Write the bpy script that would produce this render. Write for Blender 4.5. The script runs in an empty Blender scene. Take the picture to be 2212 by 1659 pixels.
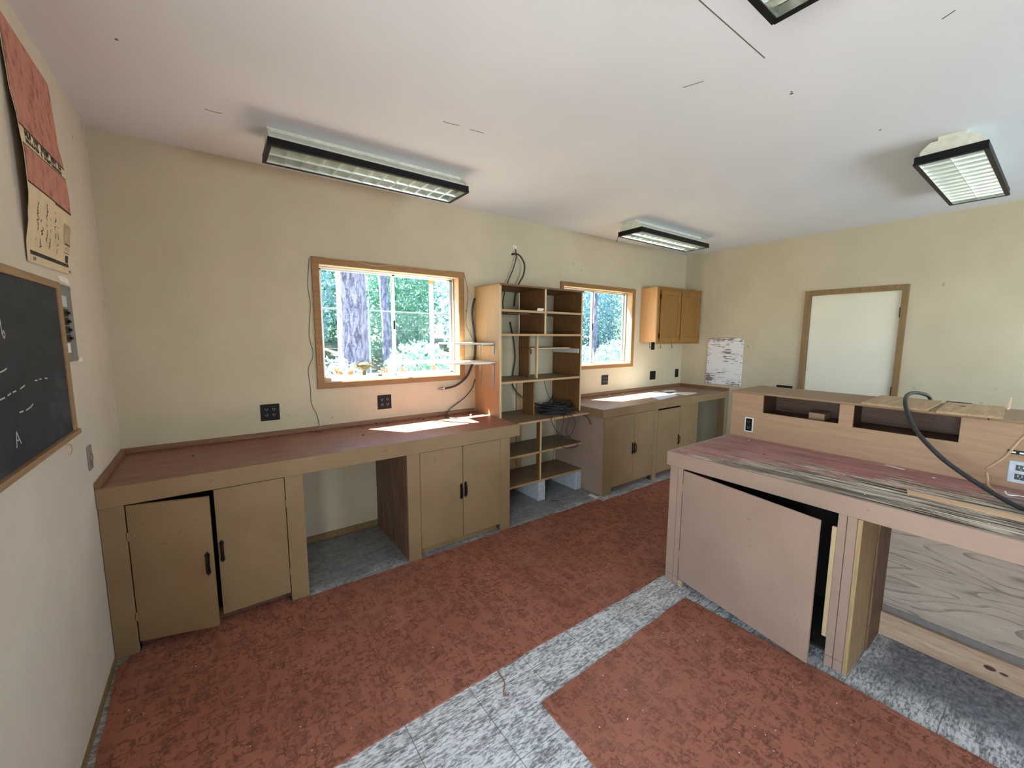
import bpy, bmesh, math, random
from mathutils import Vector, Matrix
random.seed(7)
sc = bpy.context.scene
COL = sc.collection
PI = math.pi

# ------------------------------------------------------------------ materials
def srgb(r, g, b):
    f = lambda c: (c/255/12.92) if c/255 <= .04045 else ((c/255+.055)/1.055)**2.4
    return (f(r), f(g), f(b), 1)

class NT:
    def __init__(s, name):
        s.m = bpy.data.materials.new(name); s.m.use_nodes = True
        s.t = s.m.node_tree; s.t.nodes.clear()
        s.out = s.t.nodes.new('ShaderNodeOutputMaterial')
        s._c = None
    def n(s, typ, **kw):
        nd = s.t.nodes.new(typ)
        for k, v in kw.items(): setattr(nd, k, v)
        return nd
    def put(s, sock, val):
        if isinstance(val, bpy.types.NodeSocket): s.t.links.new(val, sock)
        else: sock.default_value = val
    def co(s):
        if s._c is None: s._c = s.n('ShaderNodeTexCoord').outputs['Object']
        return s._c
    def map(s, v=None, scale=(1, 1, 1), loc=(0, 0, 0), rot=(0, 0, 0)):
        nd = s.n('ShaderNodeMapping'); s.put(nd.inputs['Vector'], v or s.co())
        nd.inputs['Scale'].default_value = scale; nd.inputs['Location'].default_value = loc
        nd.inputs['Rotation'].default_value = rot
        return nd.outputs[0]
    def noise(s, v=None, scale=5, detail=3, rough=.5, dist=0, col=False):
        nd = s.n('ShaderNodeTexNoise'); s.put(nd.inputs['Vector'], v or s.co())
        nd.inputs['Scale'].default_value = scale; nd.inputs['Detail'].default_value = detail
        nd.inputs['Roughness'].default_value = rough; nd.inputs['Distortion'].default_value = dist
        return nd.outputs['Color' if col else 'Fac']
    def math(s, op, a, b=0.0, c=0.0, clamp=False):
        nd = s.n('ShaderNodeMath', operation=op, use_clamp=clamp)
        s.put(nd.inputs[0], a); s.put(nd.inputs[1], b); s.put(nd.inputs[2], c)
        return nd.outputs[0]
    def vmath(s, op, a, b=(0, 0, 0)):
        nd = s.n('ShaderNodeVectorMath', operation=op)
        s.put(nd.inputs[0], a); s.put(nd.inputs[1], b)
        return nd.outputs[0]
    def sstep(s, x, a, b):
        nd = s.n('ShaderNodeMapRange', interpolation_type='SMOOTHSTEP')
        s.put(nd.inputs['Value'], x); nd.inputs['From Min'].default_value = a; nd.inputs['From Max'].default_value = b
        return nd.outputs[0]
    def ramp(s, fac, stops):
        nd = s.n('ShaderNodeValToRGB'); s.put(nd.inputs[0], fac)
        e = nd.color_ramp.elements
        while len(e) < len(stops): e.new(.5)
        for el, (p, c) in zip(e, stops): el.position = p; el.color = c
        return nd.outputs['Color']
    def mix(s, fac, a, b, mode='MIX'):
        nd = s.n('ShaderNodeMix', data_type='RGBA', blend_type=mode)
        s.put(nd.inputs[0], fac); s.put(nd.inputs[6], a); s.put(nd.inputs[7], b)
        return nd.outputs[2]
    def xyz(s, v=None):
        nd = s.n('ShaderNodeSeparateXYZ'); s.put(nd.inputs[0], v or s.co())
        return nd.outputs
    def bump(s, h, strength=.2, dist=.002):
        nd = s.n('ShaderNodeBump'); s.put(nd.inputs['Height'], h)
        nd.inputs['Strength'].default_value = strength; nd.inputs['Distance'].default_value = dist
        return nd.outputs[0]
    def bsdf(s, col, rough=.6, metal=0., normal=None, spec=.5, **kw):
        nd = s.n('ShaderNodeBsdfPrincipled')
        s.put(nd.inputs['Base Color'], col); s.put(nd.inputs['Roughness'], rough)
        nd.inputs['Metallic'].default_value = metal
        nd.inputs['Specular IOR Level'].default_value = spec
        if normal: s.put(nd.inputs['Normal'], normal)
        s.t.links.new(nd.outputs[0], s.out.inputs['Surface'])
        return s.m

MATS = {}
def mat(fn):
    MATS[fn.__name__] = fn(NT(fn.__name__)); return fn
def simple(name, col, rough=.6, metal=0, var=.12, scale=30, bump=0, spec=.5):
    t = NT(name); n = t.noise(scale=scale, detail=4)
    d = tuple(c*(1-var) for c in col[:3])+(1,); l = tuple(min(1, c*(1+var)) for c in col[:3])+(1,)
    MATS[name] = t.bsdf(t.ramp(n, [(.3, d), (.7, l)]), rough, metal, t.bump(n, bump, .002) if bump else None, spec)

def wood(name, light, dark, axis='x', rough=.55, stretch=14, scale=3, contrast=1., lines=0, knots=False, linecol=None, spec=.4):
    t = NT(name)
    sc_ = {'x': (1, stretch, stretch), 'y': (stretch, 1, stretch), 'z': (stretch, stretch, 1)}[axis]
    v = t.map(scale=sc_)
    n1 = t.noise(v, scale=scale, detail=6, rough=.62, dist=.6)
    n2 = t.noise(v, scale=scale*6, detail=3, rough=.6)
    f = t.math('ADD', t.math('MULTIPLY', n1, .7), t.math('MULTIPLY', n2, .3))
    c = t.ramp(f, [(.5-.17/contrast, dark), (.5+.17/contrast, light)])
    if lines:
        sl = {'x': (.5, 2.6, 2.6), 'y': (2.6, .5, 2.6), 'z': (2.6, 2.6, .5)}[axis]
        n3 = t.noise(t.map(scale=sl), scale=2.0, detail=2, rough=.5, dist=.4)
        fr = t.math('FRACT', t.math('MULTIPLY', n3, lines))
        ln = t.math('MULTIPLY', t.sstep(fr, .72, .95), t.sstep(n2, .3, .6))
        c = t.mix(t.math('MULTIPLY', ln, .75), c, linecol or dark)
    b = t.bump(f, .15, .002)
    MATS[name] = t.bsdf(c, rough, 0, b, spec)

@mat
def wall_paint(t):
    n = t.noise(scale=2.2, detail=5, rough=.6)
    fine = t.noise(scale=90, detail=3)
    c = t.ramp(n, [(.3, (.49, .435, .31, 1)), (.7, (.56, .50, .37, 1))])
    sp = t.noise(scale=16, detail=2, rough=.4)
    spots = t.math('MULTIPLY', t.sstep(sp, .715, .74), t.sstep(t.noise(scale=3, detail=1), .5, .62))
    c = t.mix(t.math('MULTIPLY', spots, .55), c, (.2, .17, .12, 1))
    return t.bsdf(c, .75, 0, t.bump(fine, .22, .003), .25)
@mat
def left_wall_paint(t):
    n = t.noise(scale=2.2, detail=5, rough=.6)
    fine = t.noise(scale=80, detail=3)
    c = t.ramp(n, [(.3, (.59, .53, .44, 1)), (.7, (.67, .61, .515, 1))])
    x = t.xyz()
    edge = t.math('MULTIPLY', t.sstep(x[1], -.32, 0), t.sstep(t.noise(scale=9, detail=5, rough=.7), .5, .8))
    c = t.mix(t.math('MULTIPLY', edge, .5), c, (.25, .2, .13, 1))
    sp = t.math('MULTIPLY', t.sstep(t.noise(scale=22, detail=2, rough=.4), .73, .76), t.sstep(x[1], -.9, -.1))
    c = t.mix(t.math('MULTIPLY', sp, .7), c, (.12, .1, .07, 1))
    return t.bsdf(c, .75, 0, t.bump(fine, .25, .003), .25)
@mat
def ceiling_paint(t):
    n = t.noise(scale=1.4, detail=4)
    fine = t.noise(scale=70, detail=3)
    c = t.ramp(n, [(.3, (.67, .70, .74, 1)), (.7, (.72, .75, .79, 1))])
    return t.bsdf(c, .8, 0, t.bump(fine, .15, .003), .2)
def tan(t, a, b, grime):
    n = t.noise(scale=3, detail=5, rough=.6)
    fine = t.noise(scale=60, detail=3)
    c = t.ramp(n, [(.3, a), (.7, b)])
    sp = t.sstep(t.noise(scale=24, detail=3, rough=.5), .70, .74)
    c = t.mix(t.math('MULTIPLY', sp, .35), c, grime)
    st = t.sstep(t.noise(t.map(scale=(1, 1, 8)), scale=4, detail=5, rough=.7), .62, .8)
    c = t.mix(t.math('MULTIPLY', st, .15), c, (.5, .42, .33, 1))
    return t.bsdf(c, .5, 0, t.bump(fine, .12, .002), .35)
@mat
def cabinet_paint(t): return tan(t, (.215, .14, .07, 1), (.265, .18, .098, 1), (.1, .07, .04, 1))
@mat
def island_paint(t): return tan(t, (.30, .21, .165, 1), (.355, .255, .20, 1), (.14, .09, .06, 1))
@mat
def red_counter(t):
    x = t.xyz()
    n = t.noise(t.map(scale=(2, 7, 7)), scale=2.5, detail=6, rough=.65)
    c = t.ramp(n, [(.3, (.15, .050, .032, 1)), (.55, (.235, .085, .057, 1)), (.75, (.30, .135, .095, 1))])
    g = t.noise(t.map(scale=(3, 55, 3)), scale=3, detail=5, rough=.7)
    # bare worn streaks along the middle of the front edge
    mk = t.math('MULTIPLY', t.sstep(x[1], -.30, -.68), t.math('SUBTRACT', 1, t.sstep(t.math('ABSOLUTE', t.math('SUBTRACT', x[0], 1.15)), .3, 1.2)))
    w = t.math('MULTIPLY', t.sstep(g, .48, .66), mk)
    c = t.mix(t.math('MULTIPLY', w, .8), c, (.38, .30, .27, 1))
    d = t.math('MULTIPLY', t.sstep(x[1], -.16, -.02), t.sstep(t.noise(scale=14, detail=5, rough=.7), .42, .62))
    c = t.mix(t.math('MULTIPLY', d, .6), c, (.09, .05, .03, 1))
    return t.bsdf(c, t.math('ADD', .30, t.math('MULTIPLY', g, .22)), 0, t.bump(g, .1, .002), .7)
@mat
def brown_counter(t):
    n = t.noise(t.map(scale=(2, 7, 7)), scale=2.5, detail=6, rough=.65)
    c = t.ramp(n, [(.3, (.17, .092, .062, 1)), (.7, (.27, .155, .11, 1))])
    g = t.noise(t.map(scale=(3, 50, 3)), scale=3, detail=5, rough=.7)
    c = t.mix(t.math('MULTIPLY', t.sstep(g, .55, .7), .35), c, (.36, .27, .22, 1))
    return t.bsdf(c, .4, 0, t.bump(g, .08, .002), .7)
@mat
def weathered_counter(t):
    x = t.xyz()
    n = t.noise(t.map(scale=(7, 1.6, 7)), scale=2.5, detail=6, rough=.65)
    red = t.ramp(n, [(.32, (.25, .095, .085, 1)), (.5, (.38, .155, .14, 1)), (.68, (.44, .25, .22, 1))])
    g = t.noise(t.map(scale=(60, 1.3, 3)), scale=2.2, detail=6, rough=.7, dist=.5)
    bare = t.ramp(g, [(.43, (.018, .014, .012, 1)), (.485, (.09, .065, .05, 1)), (.515, (.50, .43, .33, 1)), (.62, (.70, .63, .51, 1))])
    # paint is gone towards the front edge and further along the bench
    wv = t.noise(t.map(scale=(6, 1.5, 1)), scale=3, detail=5, rough=.6)
    k = t.math('SUBTRACT', t.math('MULTIPLY_ADD', t.math('SUBTRACT', -1.95, x[1]), .44, 2.87), x[0])
    k = t.math('ADD', k, t.math('MULTIPLY', t.math('SUBTRACT', wv, .5), .9))
    k = t.math('ADD', k, t.math('MULTIPLY', t.math('SUBTRACT', g, .5), .35))
    m = t.sstep(k, -.04, .07)
    dirt = t.math('MULTIPLY', t.sstep(g, .52, .38), t.sstep(wv, .4, .6))
    red = t.mix(t.math('MULTIPLY', dirt, .55), red, (.09, .06, .052, 1))
    grey = t.sstep(t.noise(t.map(scale=(14, 1.6, 1)), scale=3, detail=5, rough=.65), .44, .64)
    red = t.mix(t.math('MULTIPLY', grey, .75), red, (.25, .195, .175, 1))
    mould = t.sstep(t.noise(t.map(scale=(4, 1.2, 1)), scale=3.4, detail=4), .5, .62)
    bare = t.mix(t.math('MULTIPLY', mould, .6), bare, (.06, .05, .045, 1))
    c = t.mix(m, red, bare)
    return t.bsdf(c, .55, 0, t.bump(g, .3, .003), .35)
def carpet_build(t):
    base = t.noise(scale=3, detail=4)
    c = t.ramp(base, [(.3, (.29, .105, .066, 1)), (.7, (.37, .142, .094, 1))])
    wob = t.n('ShaderNodeVectorMath', operation='MULTIPLY_ADD')
    t.put(wob.inputs[0], t.noise(scale=34, detail=3, rough=.6, col=True)); wob.inputs[1].default_value = (.05, .05, 0)
    t.put(wob.inputs[2], t.co())
    def vor(sc_, off):
        vo = t.n('ShaderNodeTexVoronoi', distance='CHEBYCHEV', feature='F1', voronoi_dimensions='2D')
        t.put(vo.inputs['Vector'], t.map(wob.outputs[0], scale=(1, .8, 1), loc=(off, off*.7, 0))); vo.inputs['Scale'].default_value = sc_
        vo.inputs['Randomness'].default_value = .85
        return vo.outputs['Distance'], t.xyz(vo.outputs['Color'])
    brk = t.sstep(t.noise(scale=50, detail=2), .38, .56)
    for sc_, off in ((13., 0), (17., 3.3), (22., 7.7)):
        d, cl = vor(sc_, off)
        r = t.math('MULTIPLY_ADD', cl[0], .14, .24)
        ring = t.math('SUBTRACT', 1, t.sstep(t.math('ABSOLUTE', t.math('SUBTRACT', d, r)), .02, .08))
        ring = t.math('MULTIPLY', t.math('MULTIPLY', ring, brk), t.sstep(cl[1], .34, .38))
        fill = t.math('MULTIPLY', t.math('MULTIPLY', t.math('LESS_THAN', d, r), t.sstep(cl[2], .66, .70)), .6)
        fill = t.math('MULTIPLY', fill, t.sstep(t.noise(scale=90, detail=2), .3, .6))
        c = t.mix(t.math('MULTIPLY', t.math('MAXIMUM', ring, fill), .78), c, (.08, .028, .02, 1))
    pale = t.sstep(t.noise(scale=1.1, detail=3), .45, .75)
    c = t.mix(t.math('MULTIPLY', pale, .25), c, (.44, .22, .17, 1))
    fine = t.noise(scale=420, detail=2)
    c = t.mix(.28, c, t.ramp(fine, [(.35, (.11, .04, .026, 1)), (.65, (.50, .225, .165, 1))]))
    return t.bsdf(c, .95, 0, t.bump(fine, .5, .004), .1)
MATS['carpet_pile'] = carpet_build(NT('carpet_pile_red'))
@mat
def vinyl_tile(t):
    x = t.xyz()
    s1 = t.noise(t.map(scale=(10, 34, 1)), scale=3.2, detail=5, rough=.68, dist=.3)
    s2 = t.noise(t.map(scale=(5, 14, 1)), scale=1.6, detail=3)
    f = t.math('ADD', t.math('MULTIPLY', s1, .72), t.math('MULTIPLY', s2, .28))
    c = t.ramp(f, [(.40, (.15, .15, .155, 1)), (.47, (.31, .32, .33, 1)), (.53, (.58, .60, .62, 1)), (.62, (.70, .72, .74, 1))])
    def seam(sx, off):
        fr = t.math('FRACT', t.math('DIVIDE', t.math('SUBTRACT', sx, off), .305))
        return t.math('GREATER_THAN', t.math('ABSOLUTE', t.math('SUBTRACT', fr, .5)), .4945)
    sm = t.math('MAXIMUM', seam(x[0], 1.335-30.5), seam(x[1], -1.95-30.5))
    c = t.mix(t.math('MULTIPLY', sm, .75), c, (.06, .06, .06, 1))
    dirt = t.sstep(t.noise(scale=2.3, detail=5, rough=.65), .45, .75)
    c = t.mix(t.math('MULTIPLY', dirt, .45), c, (.16, .15, .15, 1))
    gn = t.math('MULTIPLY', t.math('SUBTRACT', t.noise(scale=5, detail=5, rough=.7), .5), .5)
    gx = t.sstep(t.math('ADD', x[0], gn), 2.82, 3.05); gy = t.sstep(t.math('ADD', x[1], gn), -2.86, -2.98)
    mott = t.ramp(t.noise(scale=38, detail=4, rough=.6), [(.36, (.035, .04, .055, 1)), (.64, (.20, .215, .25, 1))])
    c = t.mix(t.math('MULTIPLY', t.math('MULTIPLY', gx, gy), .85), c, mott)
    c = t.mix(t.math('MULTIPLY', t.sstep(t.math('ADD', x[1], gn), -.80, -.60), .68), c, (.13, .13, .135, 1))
    return t.bsdf(c, .42, 0, t.bump(s1, .05, .001), .45)
wood('window_trim_wood', (.33, .175, .062, 1), (.22, .11, .036, 1), 'x', .5)
wood('jamb_wood', (.56, .40, .25, 1), (.46, .31, .18, 1), 'z', .5)
wood('door_trim_wood', (.27, .17, .075, 1), (.19, .115, .05, 1), 'z', .5)
wood('splash_wood', (.27, .135, .07, 1), (.16, .075, .04, 1), 'x', .5)
wood('shelf_side_wood', (.42, .265, .125, 1), (.30, .17, .075, 1), 'z', .5, stretch=24, scale=4)
wood('shelf_dark_wood', (.21, .105, .038, 1), (.13, .06, .02, 1), 'z', .5, stretch=16, scale=3)
wood('shelf_edge_wood', (.46, .30, .155, 1), (.35, .21, .10, 1), 'x', .55)
wood('shelf_top_wood', (.25, .17, .095, 1), (.17, .11, .06, 1), 'x', .6)
wood('pale_stick_wood', (.62, .47, .28, 1), (.50, .36, .19, 1), 'z', .6)
wood('lath_wood', (.62, .43, .27, 1), (.5, .33, .19, 1), 'y', .6)
wood('dark_plywood', (.155, .085, .055, 1), (.085, .043, .03, 1), 'y', .6, lines=10)
wood('brown_side_ply', (.23, .13, .078, 1), (.10, .053, .032, 1), 'z', .6, stretch=10, scale=4, lines=9, contrast=1.6)
wood('riser_ply', (.46, .30, .19, 1), (.36, .225, .135, 1), 'y', .6, stretch=18, scale=3)
wood('riser_top_ply', (.33, .225, .14, 1), (.23, .15, .09, 1), 'y', .6, stretch=18, scale=3)
wood('loose_ply', (.48, .335, .19, 1), (.33, .22, .12, 1), 'x', .6, stretch=16, scale=4, contrast=1.6)
wood('grey_ply', (.43, .36, .295, 1), (.31, .25, .20, 1), 'y', .7, stretch=7, scale=2.2, lines=16, linecol=(.14, .11, .09, 1))
wood('yellow_ply', (.44, .32, .17, 1), (.27, .18, .095, 1), 'z', .65, stretch=26, scale=4)
wood('base_pine', (.52, .38, .27, 1), (.33, .215, .14, 1), 'y', .6, stretch=12, scale=2.5, contrast=1.4)
wood('oak', (.33, .17, .042, 1), (.20, .095, .022, 1), 'z', .4, stretch=22, scale=4, contrast=1.3)
wood('oak_side', (.62, .37, .17, 1), (.54, .31, .13, 1), 'z', .45)  # paler copy of oak: window light on the cabinet side put into the colour
wood('chalk_frame_wood', (.36, .225, .115, 1), (.25, .15, .07, 1), 'y', .55)
wood('bark', (.28, .30, .46, 1), (.07, .07, .13, 1), 'z', .9, stretch=3.5, scale=5, contrast=2.2)  # blue of the sky-lit shade is mixed into the bark colour
wood('grey_plank', (.66, .64, .62, 1), (.5, .49, .47, 1), 'x', .7)
simple('black_plastic', (.008, .008, .008), .5, spec=.2)
simple('black_rubber', (.02, .021, .022), .5)
simple('socket_hole', (.002, .002, .002), .6)
simple('aluminium', (.62, .63, .62), .38, 1, .06, 20)
simple('dull_steel', (.36, .36, .36), .45, .9, .1, 30)
simple('grey_panel_steel', (.20, .205, .21), .5, .3, .08, 12)
simple('chrome_louver', (.76, .81, .78), .30, 1, .04, 8)
simple('reflector_white', (.78, .82, .78), .35, 0, .04)
simple('lamp_enamel', (.72, .74, .64), .4, 0, .12, 24)
simple('lamp_frame_black', (.006, .006, .007), .45, spec=.2)
simple('tube_glass', (.85, .87, .84), .25, 0, .02)
simple('iron_pull', (.018, .015, .014), .38, .6, .3, 60)
simple('concrete', (.42, .46, .50), .9, 0, .2, 60, .5)
simple('paper', (.80, .80, .78), .7, 0, .04)
simple('blue_paper', (.62, .70, .78), .7, 0, .04)
simple('white_laminate', (.72, .68, .62), .45, 0, .05, 12)
simple('white_metal', (.75, .75, .73), .4, 0, .05)
simple('door_white', (.74, .72, .60), .5, 0, .03, 3)
simple('chalk', (.5, .5, .5), .9, 0, .1, 200)
simple('beige_print', (.68, .55, .36), .8, 0, .08, 12)
simple('ink', (.03, .025, .02), .8)
simple('grey_paint_strip', (.17, .155, .15), .6)
simple('tan_cord', (.52, .36, .22), .6)
simple('thin_wire', (.10, .085, .07), .5)
simple('tan_wire', (.45, .34, .2), .5)
simple('carpet_thread_red', (.30, .12, .08), .9)
simple('spackle', (.80, .76, .70), .8)
simple('crack_dark', (.12, .11, .10), .9)
simple('white_plate', (.50, .58, .68), .35)
simple('outlet_navy', (.012, .014, .02), .35)
simple('orange_leaf', (.55, .17, .05), .8, 0, .3, 20)
simple('tan_leaf', (.42, .26, .15), .8, 0, .3, 20)
simple('moss', (.17, .15, .08), .95, 0, .5, 60)
simple('fence_metal', (.28, .34, .42), .5, .5)
simple('pole_paint', (.60, .60, .68), .5)
simple('crumb', (.07, .04, .025), .9)
simple('white_crumb', (.75, .70, .65), .9)
simple('switch_plate_steel', (.36, .33, .30), .4, .7)
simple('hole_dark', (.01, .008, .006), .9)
simple('dirt_ground', (.16, .15, .09), .95, 0, .4, 3)
simple('siding', (.4, .38, .33), .8)
simple('knot', (.075, .03, .02), .7, 0, .4, 60)
@mat
def slate(t):
    n = t.noise(t.map(scale=(1, 1, 1.6)), scale=3.5, detail=6, rough=.62, dist=.7)
    c = t.ramp(n, [(.30, (.014, .018, .024, 1)), (.55, (.028, .033, .042, 1)), (.78, (.075, .082, .095, 1))])
    return t.bsdf(c, .7, 0, None, .3)
@mat
def red_print(t):
    n = t.noise(t.map(scale=(1, 1, .55), rot=(.5, 0, 0)), scale=34, detail=4, rough=.7)
    f = t.noise(scale=200, detail=2)
    c = t.ramp(n, [(.36, (.2, .08, .06, 1)), (.45, (.46, .19, .145, 1)), (.6, (.54, .24, .19, 1))])
    c = t.mix(.25, c, t.ramp(f, [(.3, (.3, .12, .09, 1)), (.7, (.6, .3, .24, 1))]))
    return t.bsdf(c, .75, 0, None, .2)
@mat
def peeling_white(t):
    g = t.noise(t.map(scale=(3, 2.6, 26)), scale=3.2, detail=6, rough=.7, dist=.4)
    k = t.noise(t.map(scale=(1, 1.2, 1.6)), scale=3.4, detail=3)
    p = t.sstep(t.math('ADD', g, t.math('MULTIPLY', t.math('SUBTRACT', k, .5), .8)), .54, .58)
    c = t.mix(p, (.78, .79, .80, 1), t.ramp(g, [(.4, (.10, .06, .045, 1)), (.8, (.30, .22, .18, 1))]))
    return t.bsdf(c, .6, 0, t.bump(g, .3, .002), .3)
@mat
def glass(t):
    tr = t.n('ShaderNodeBsdfTransparent'); tr.inputs[0].default_value = (.96, .975, .97, 1)
    gl = t.n('ShaderNodeBsdfGlossy'); gl.inputs['Roughness'].default_value = .02
    fr = t.n('ShaderNodeLayerWeight')
    mx = t.n('ShaderNodeMixShader'); t.put(mx.inputs[0], t.math('MULTIPLY_ADD', t.math('POWER', fr.outputs['Facing'], 5.0), .2, .004))
    t.t.links.new(tr.outputs[0], mx.inputs[1]); t.t.links.new(gl.outputs[0], mx.inputs[2])
    t.t.links.new(mx.outputs[0], t.out.inputs['Surface'])
    return t.m
def leafmat(name, a, b):
    t = NT(name)
    n = t.noise(scale=5, detail=3)
    c = t.ramp(n, [(.35, a), (.65, b)])
    d = t.n('ShaderNodeBsdfDiffuse'); t.put(d.inputs[0], c)
    tl = t.n('ShaderNodeBsdfTranslucent'); t.put(tl.inputs[0], c)
    mx = t.n('ShaderNodeMixShader'); mx.inputs[0].default_value = .45
    t.t.links.new(d.outputs[0], mx.inputs[1]); t.t.links.new(tl.outputs[0], mx.inputs[2])
    t.t.links.new(mx.outputs[0], t.out.inputs['Surface'])
    MATS[name] = t.m
leafmat('leaf_green', (0.138, 0.312, 0.215, 1), (0.356, 0.576, 0.503, 1))
leafmat('leaf_bluegreen', (0.185, 0.343, 0.355, 1), (0.418, 0.610, 0.706, 1))
leafmat('leaf_yellow', (0.432, 0.562, 0.224, 1), (0.741, 0.811, 0.467, 1))
M = MATS

# ------------------------------------------------------------------ mesh helpers
ORIG = {}
def link(o): COL.objects.link(o); return o
def tag(o, label=None, cat=None, group=None, kind=None):
    if label: o['label'] = label
    if cat: o['category'] = cat
    if group: o['group'] = group
    if kind: o['kind'] = kind
    return o
def thing(name, label, cat, loc, group=None):
    o = link(bpy.data.objects.new(name, None)); o.location = loc; o.empty_display_size = .05
    ORIG[o] = Vector(loc)
    return tag(o, label, cat, group)
def structure(name, loc=(0, 0, 0)):
    o = link(bpy.data.objects.new(name, None)); o.location = loc; ORIG[o] = Vector(loc); o['kind'] = 'structure'; return o

class B:
    def __init__(s): s.bm = bmesh.new()
    def box(s, x0, x1, y0, y1, z0, z1, bev=.0015, mtx=None):
        x0, x1 = min(x0, x1), max(x0, x1); y0, y1 = min(y0, y1), max(y0, y1); z0, z1 = min(z0, z1), max(z0, z1)
        r = bmesh.ops.create_cube(s.bm, size=1, matrix=Matrix.Translation(((x0+x1)/2, (y0+y1)/2, (z0+z1)/2)) @ Matrix.Diagonal((x1-x0, y1-y0, z1-z0, 1)))
        vs = r['verts']
        if bev and min(x1-x0, y1-y0, z1-z0) > 2.5*bev:
            es = list({e for v in vs for e in v.link_edges})
            g = bmesh.ops.bevel(s.bm, geom=es, offset=bev, segments=1, affect='EDGES', profile=.5)
            vs = list({v for f in g['faces'] for v in f.verts} | {v for v in vs if v.is_valid})
        if mtx: bmesh.ops.transform(s.bm, matrix=mtx, verts=vs)
        return s
    def prism(s, pts, off, mtx=None):
        """closed polygon (3D points) extruded by vector off"""
        a = [s.bm.verts.new(p) for p in pts]; b = [s.bm.verts.new(Vector(p)+Vector(off)) for p in pts]
        s.bm.faces.new(a[::-1]); s.bm.faces.new(b)
        n = len(pts)
        for i in range(n): s.bm.faces.new((a[i], a[(i+1) % n], b[(i+1) % n], b[i]))
        if mtx: bmesh.ops.transform(s.bm, matrix=mtx, verts=a+b)
        return s
    def tube(s, pts, r, seg=8, smooth=4, cyc=False, taper=None):
        P = [Vector(p) for p in pts]
        if smooth > 1 and len(P) > 2:
            Q = []
            n = len(P)
            for i in range(n if cyc else n-1):
                p0 = P[(i-1) % n] if (cyc or i > 0) else P[0]*2-P[1]
                p1 = P[i]; p2 = P[(i+1) % n]
                p3 = P[(i+2) % n] if (cyc or i+2 < n) else P[-1]*2-P[-2]
                for k in range(smooth):
                    t = k/smooth
                    Q.append(.5*((2*p1)+(p2-p0)*t+(2*p0-5*p1+4*p2-p3)*t*t+(3*p1-p0-3*p2+p3)*t**3))
            if not cyc: Q.append(P[-1])
            P = Q
        n = len(P); rings = []; up = None
        for i in range(n):
            a = P[(i-1) % n] if (cyc or i > 0) else P[0]; b = P[(i+1) % n] if (cyc or i < n-1) else P[-1]
            d = (b-a)
            d = d.normalized() if d.length > 1e-9 else Vector((0, 0, 1))
            if up is None: up = d.orthogonal().normalized()
            up = (up-d*up.dot(d))
            up = up.normalized() if up.length > 1e-6 else d.orthogonal().normalized()
            w = d.cross(up)
            rr = r if taper is None else r*(1+(taper-1)*i/(n-1))
            rings.append([s.bm.verts.new(P[i]+rr*(math.cos(2*PI*k/seg)*up+math.sin(2*PI*k/seg)*w)) for k in range(seg)])
        for i in range(n if cyc else n-1):
            A, Bq = rings[i], rings[(i+1) % n]
            for k in range(seg): s.bm.faces.new((A[k], A[(k+1) % seg], Bq[(k+1) % seg], Bq[k]))
        if not cyc: s.bm.faces.new(rings[0][::-1]); s.bm.faces.new(rings[-1])
        return s
    def cyl(s, p, q, r, seg=16): return s.tube([p, q], r, seg, 1)
    def ball(s, c, r, sub=2, scale=(1, 1, 1)):
        bmesh.ops.create_icosphere(s.bm, subdivisions=sub, radius=1, matrix=Matrix.Translation(c) @ Matrix.Diagonal((r*scale[0], r*scale[1], r*scale[2], 1)))
        return s
    def grid(s, fn, nu, nv, thick=None):
        V = [[s.bm.verts.new(fn(i/nu, j/nv)) for j in range(nv+1)] for i in range(nu+1)]
        for i in range(nu):
            for j in range(nv): s.bm.faces.new((V[i][j], V[i+1][j], V[i+1][j+1], V[i][j+1]))
        return s
    def build(s, name, material, parent=None, smooth=False, label=None):
        me = bpy.data.meshes.new(name)
        root = parent
        while root is not None and root.parent is not None: root = root.parent
        if root is not None: bmesh.ops.translate(s.bm, verts=s.bm.verts, vec=-ORIG.get(root, root.location))
        bmesh.ops.recalc_face_normals(s.bm, faces=s.bm.faces)
        s.bm.to_mesh(me); s.bm.free()
        me.materials.append(M[material] if isinstance(material, str) else material)
        if smooth:
            for p in me.polygons: p.use_smooth = True
        o = link(bpy.data.objects.new(name, me))
        if parent is not None: o.parent = parent
        if label: o['label'] = label
        return o
def single(name, b, material, label, cat, group=None, loc=None, smooth=False, kind=None):
    """a thing that is one mesh: origin moved to its own base"""
    vs = [v.co for v in b.bm.verts]
    if loc is None:
        loc = Vector((sum(v.x for v in vs)/len(vs), sum(v.y for v in vs)/len(vs), min(v.z for v in vs)))
    bmesh.ops.translate(b.bm, verts=b.bm.verts, vec=-Vector(loc))
    o = b.build(name, material, None, smooth); o.location = loc
    return tag(o, label, cat, group, kind)
def struct(name, b, material):
    o = b.build(name, material); o['kind'] = 'structure'; return o
def copy_tree(o, parent=None):
    c = o.copy(); COL.objects.link(c)
    if parent: c.parent = parent; c.matrix_parent_inverse = o.matrix_parent_inverse.copy()
    for ch in [x for x in COL.objects if x.parent == o]: copy_tree(ch, c)
    return c

# ------------------------------------------------------------------ dimensions
L, H, YF = 6.0, 2.743, -5.3
W1 = (1.155, 2.326, 1.238, 2.125)      # window openings x0,x1,z0,z1
W2 = (3.622, 4.812, 1.257, 2.152)

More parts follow.
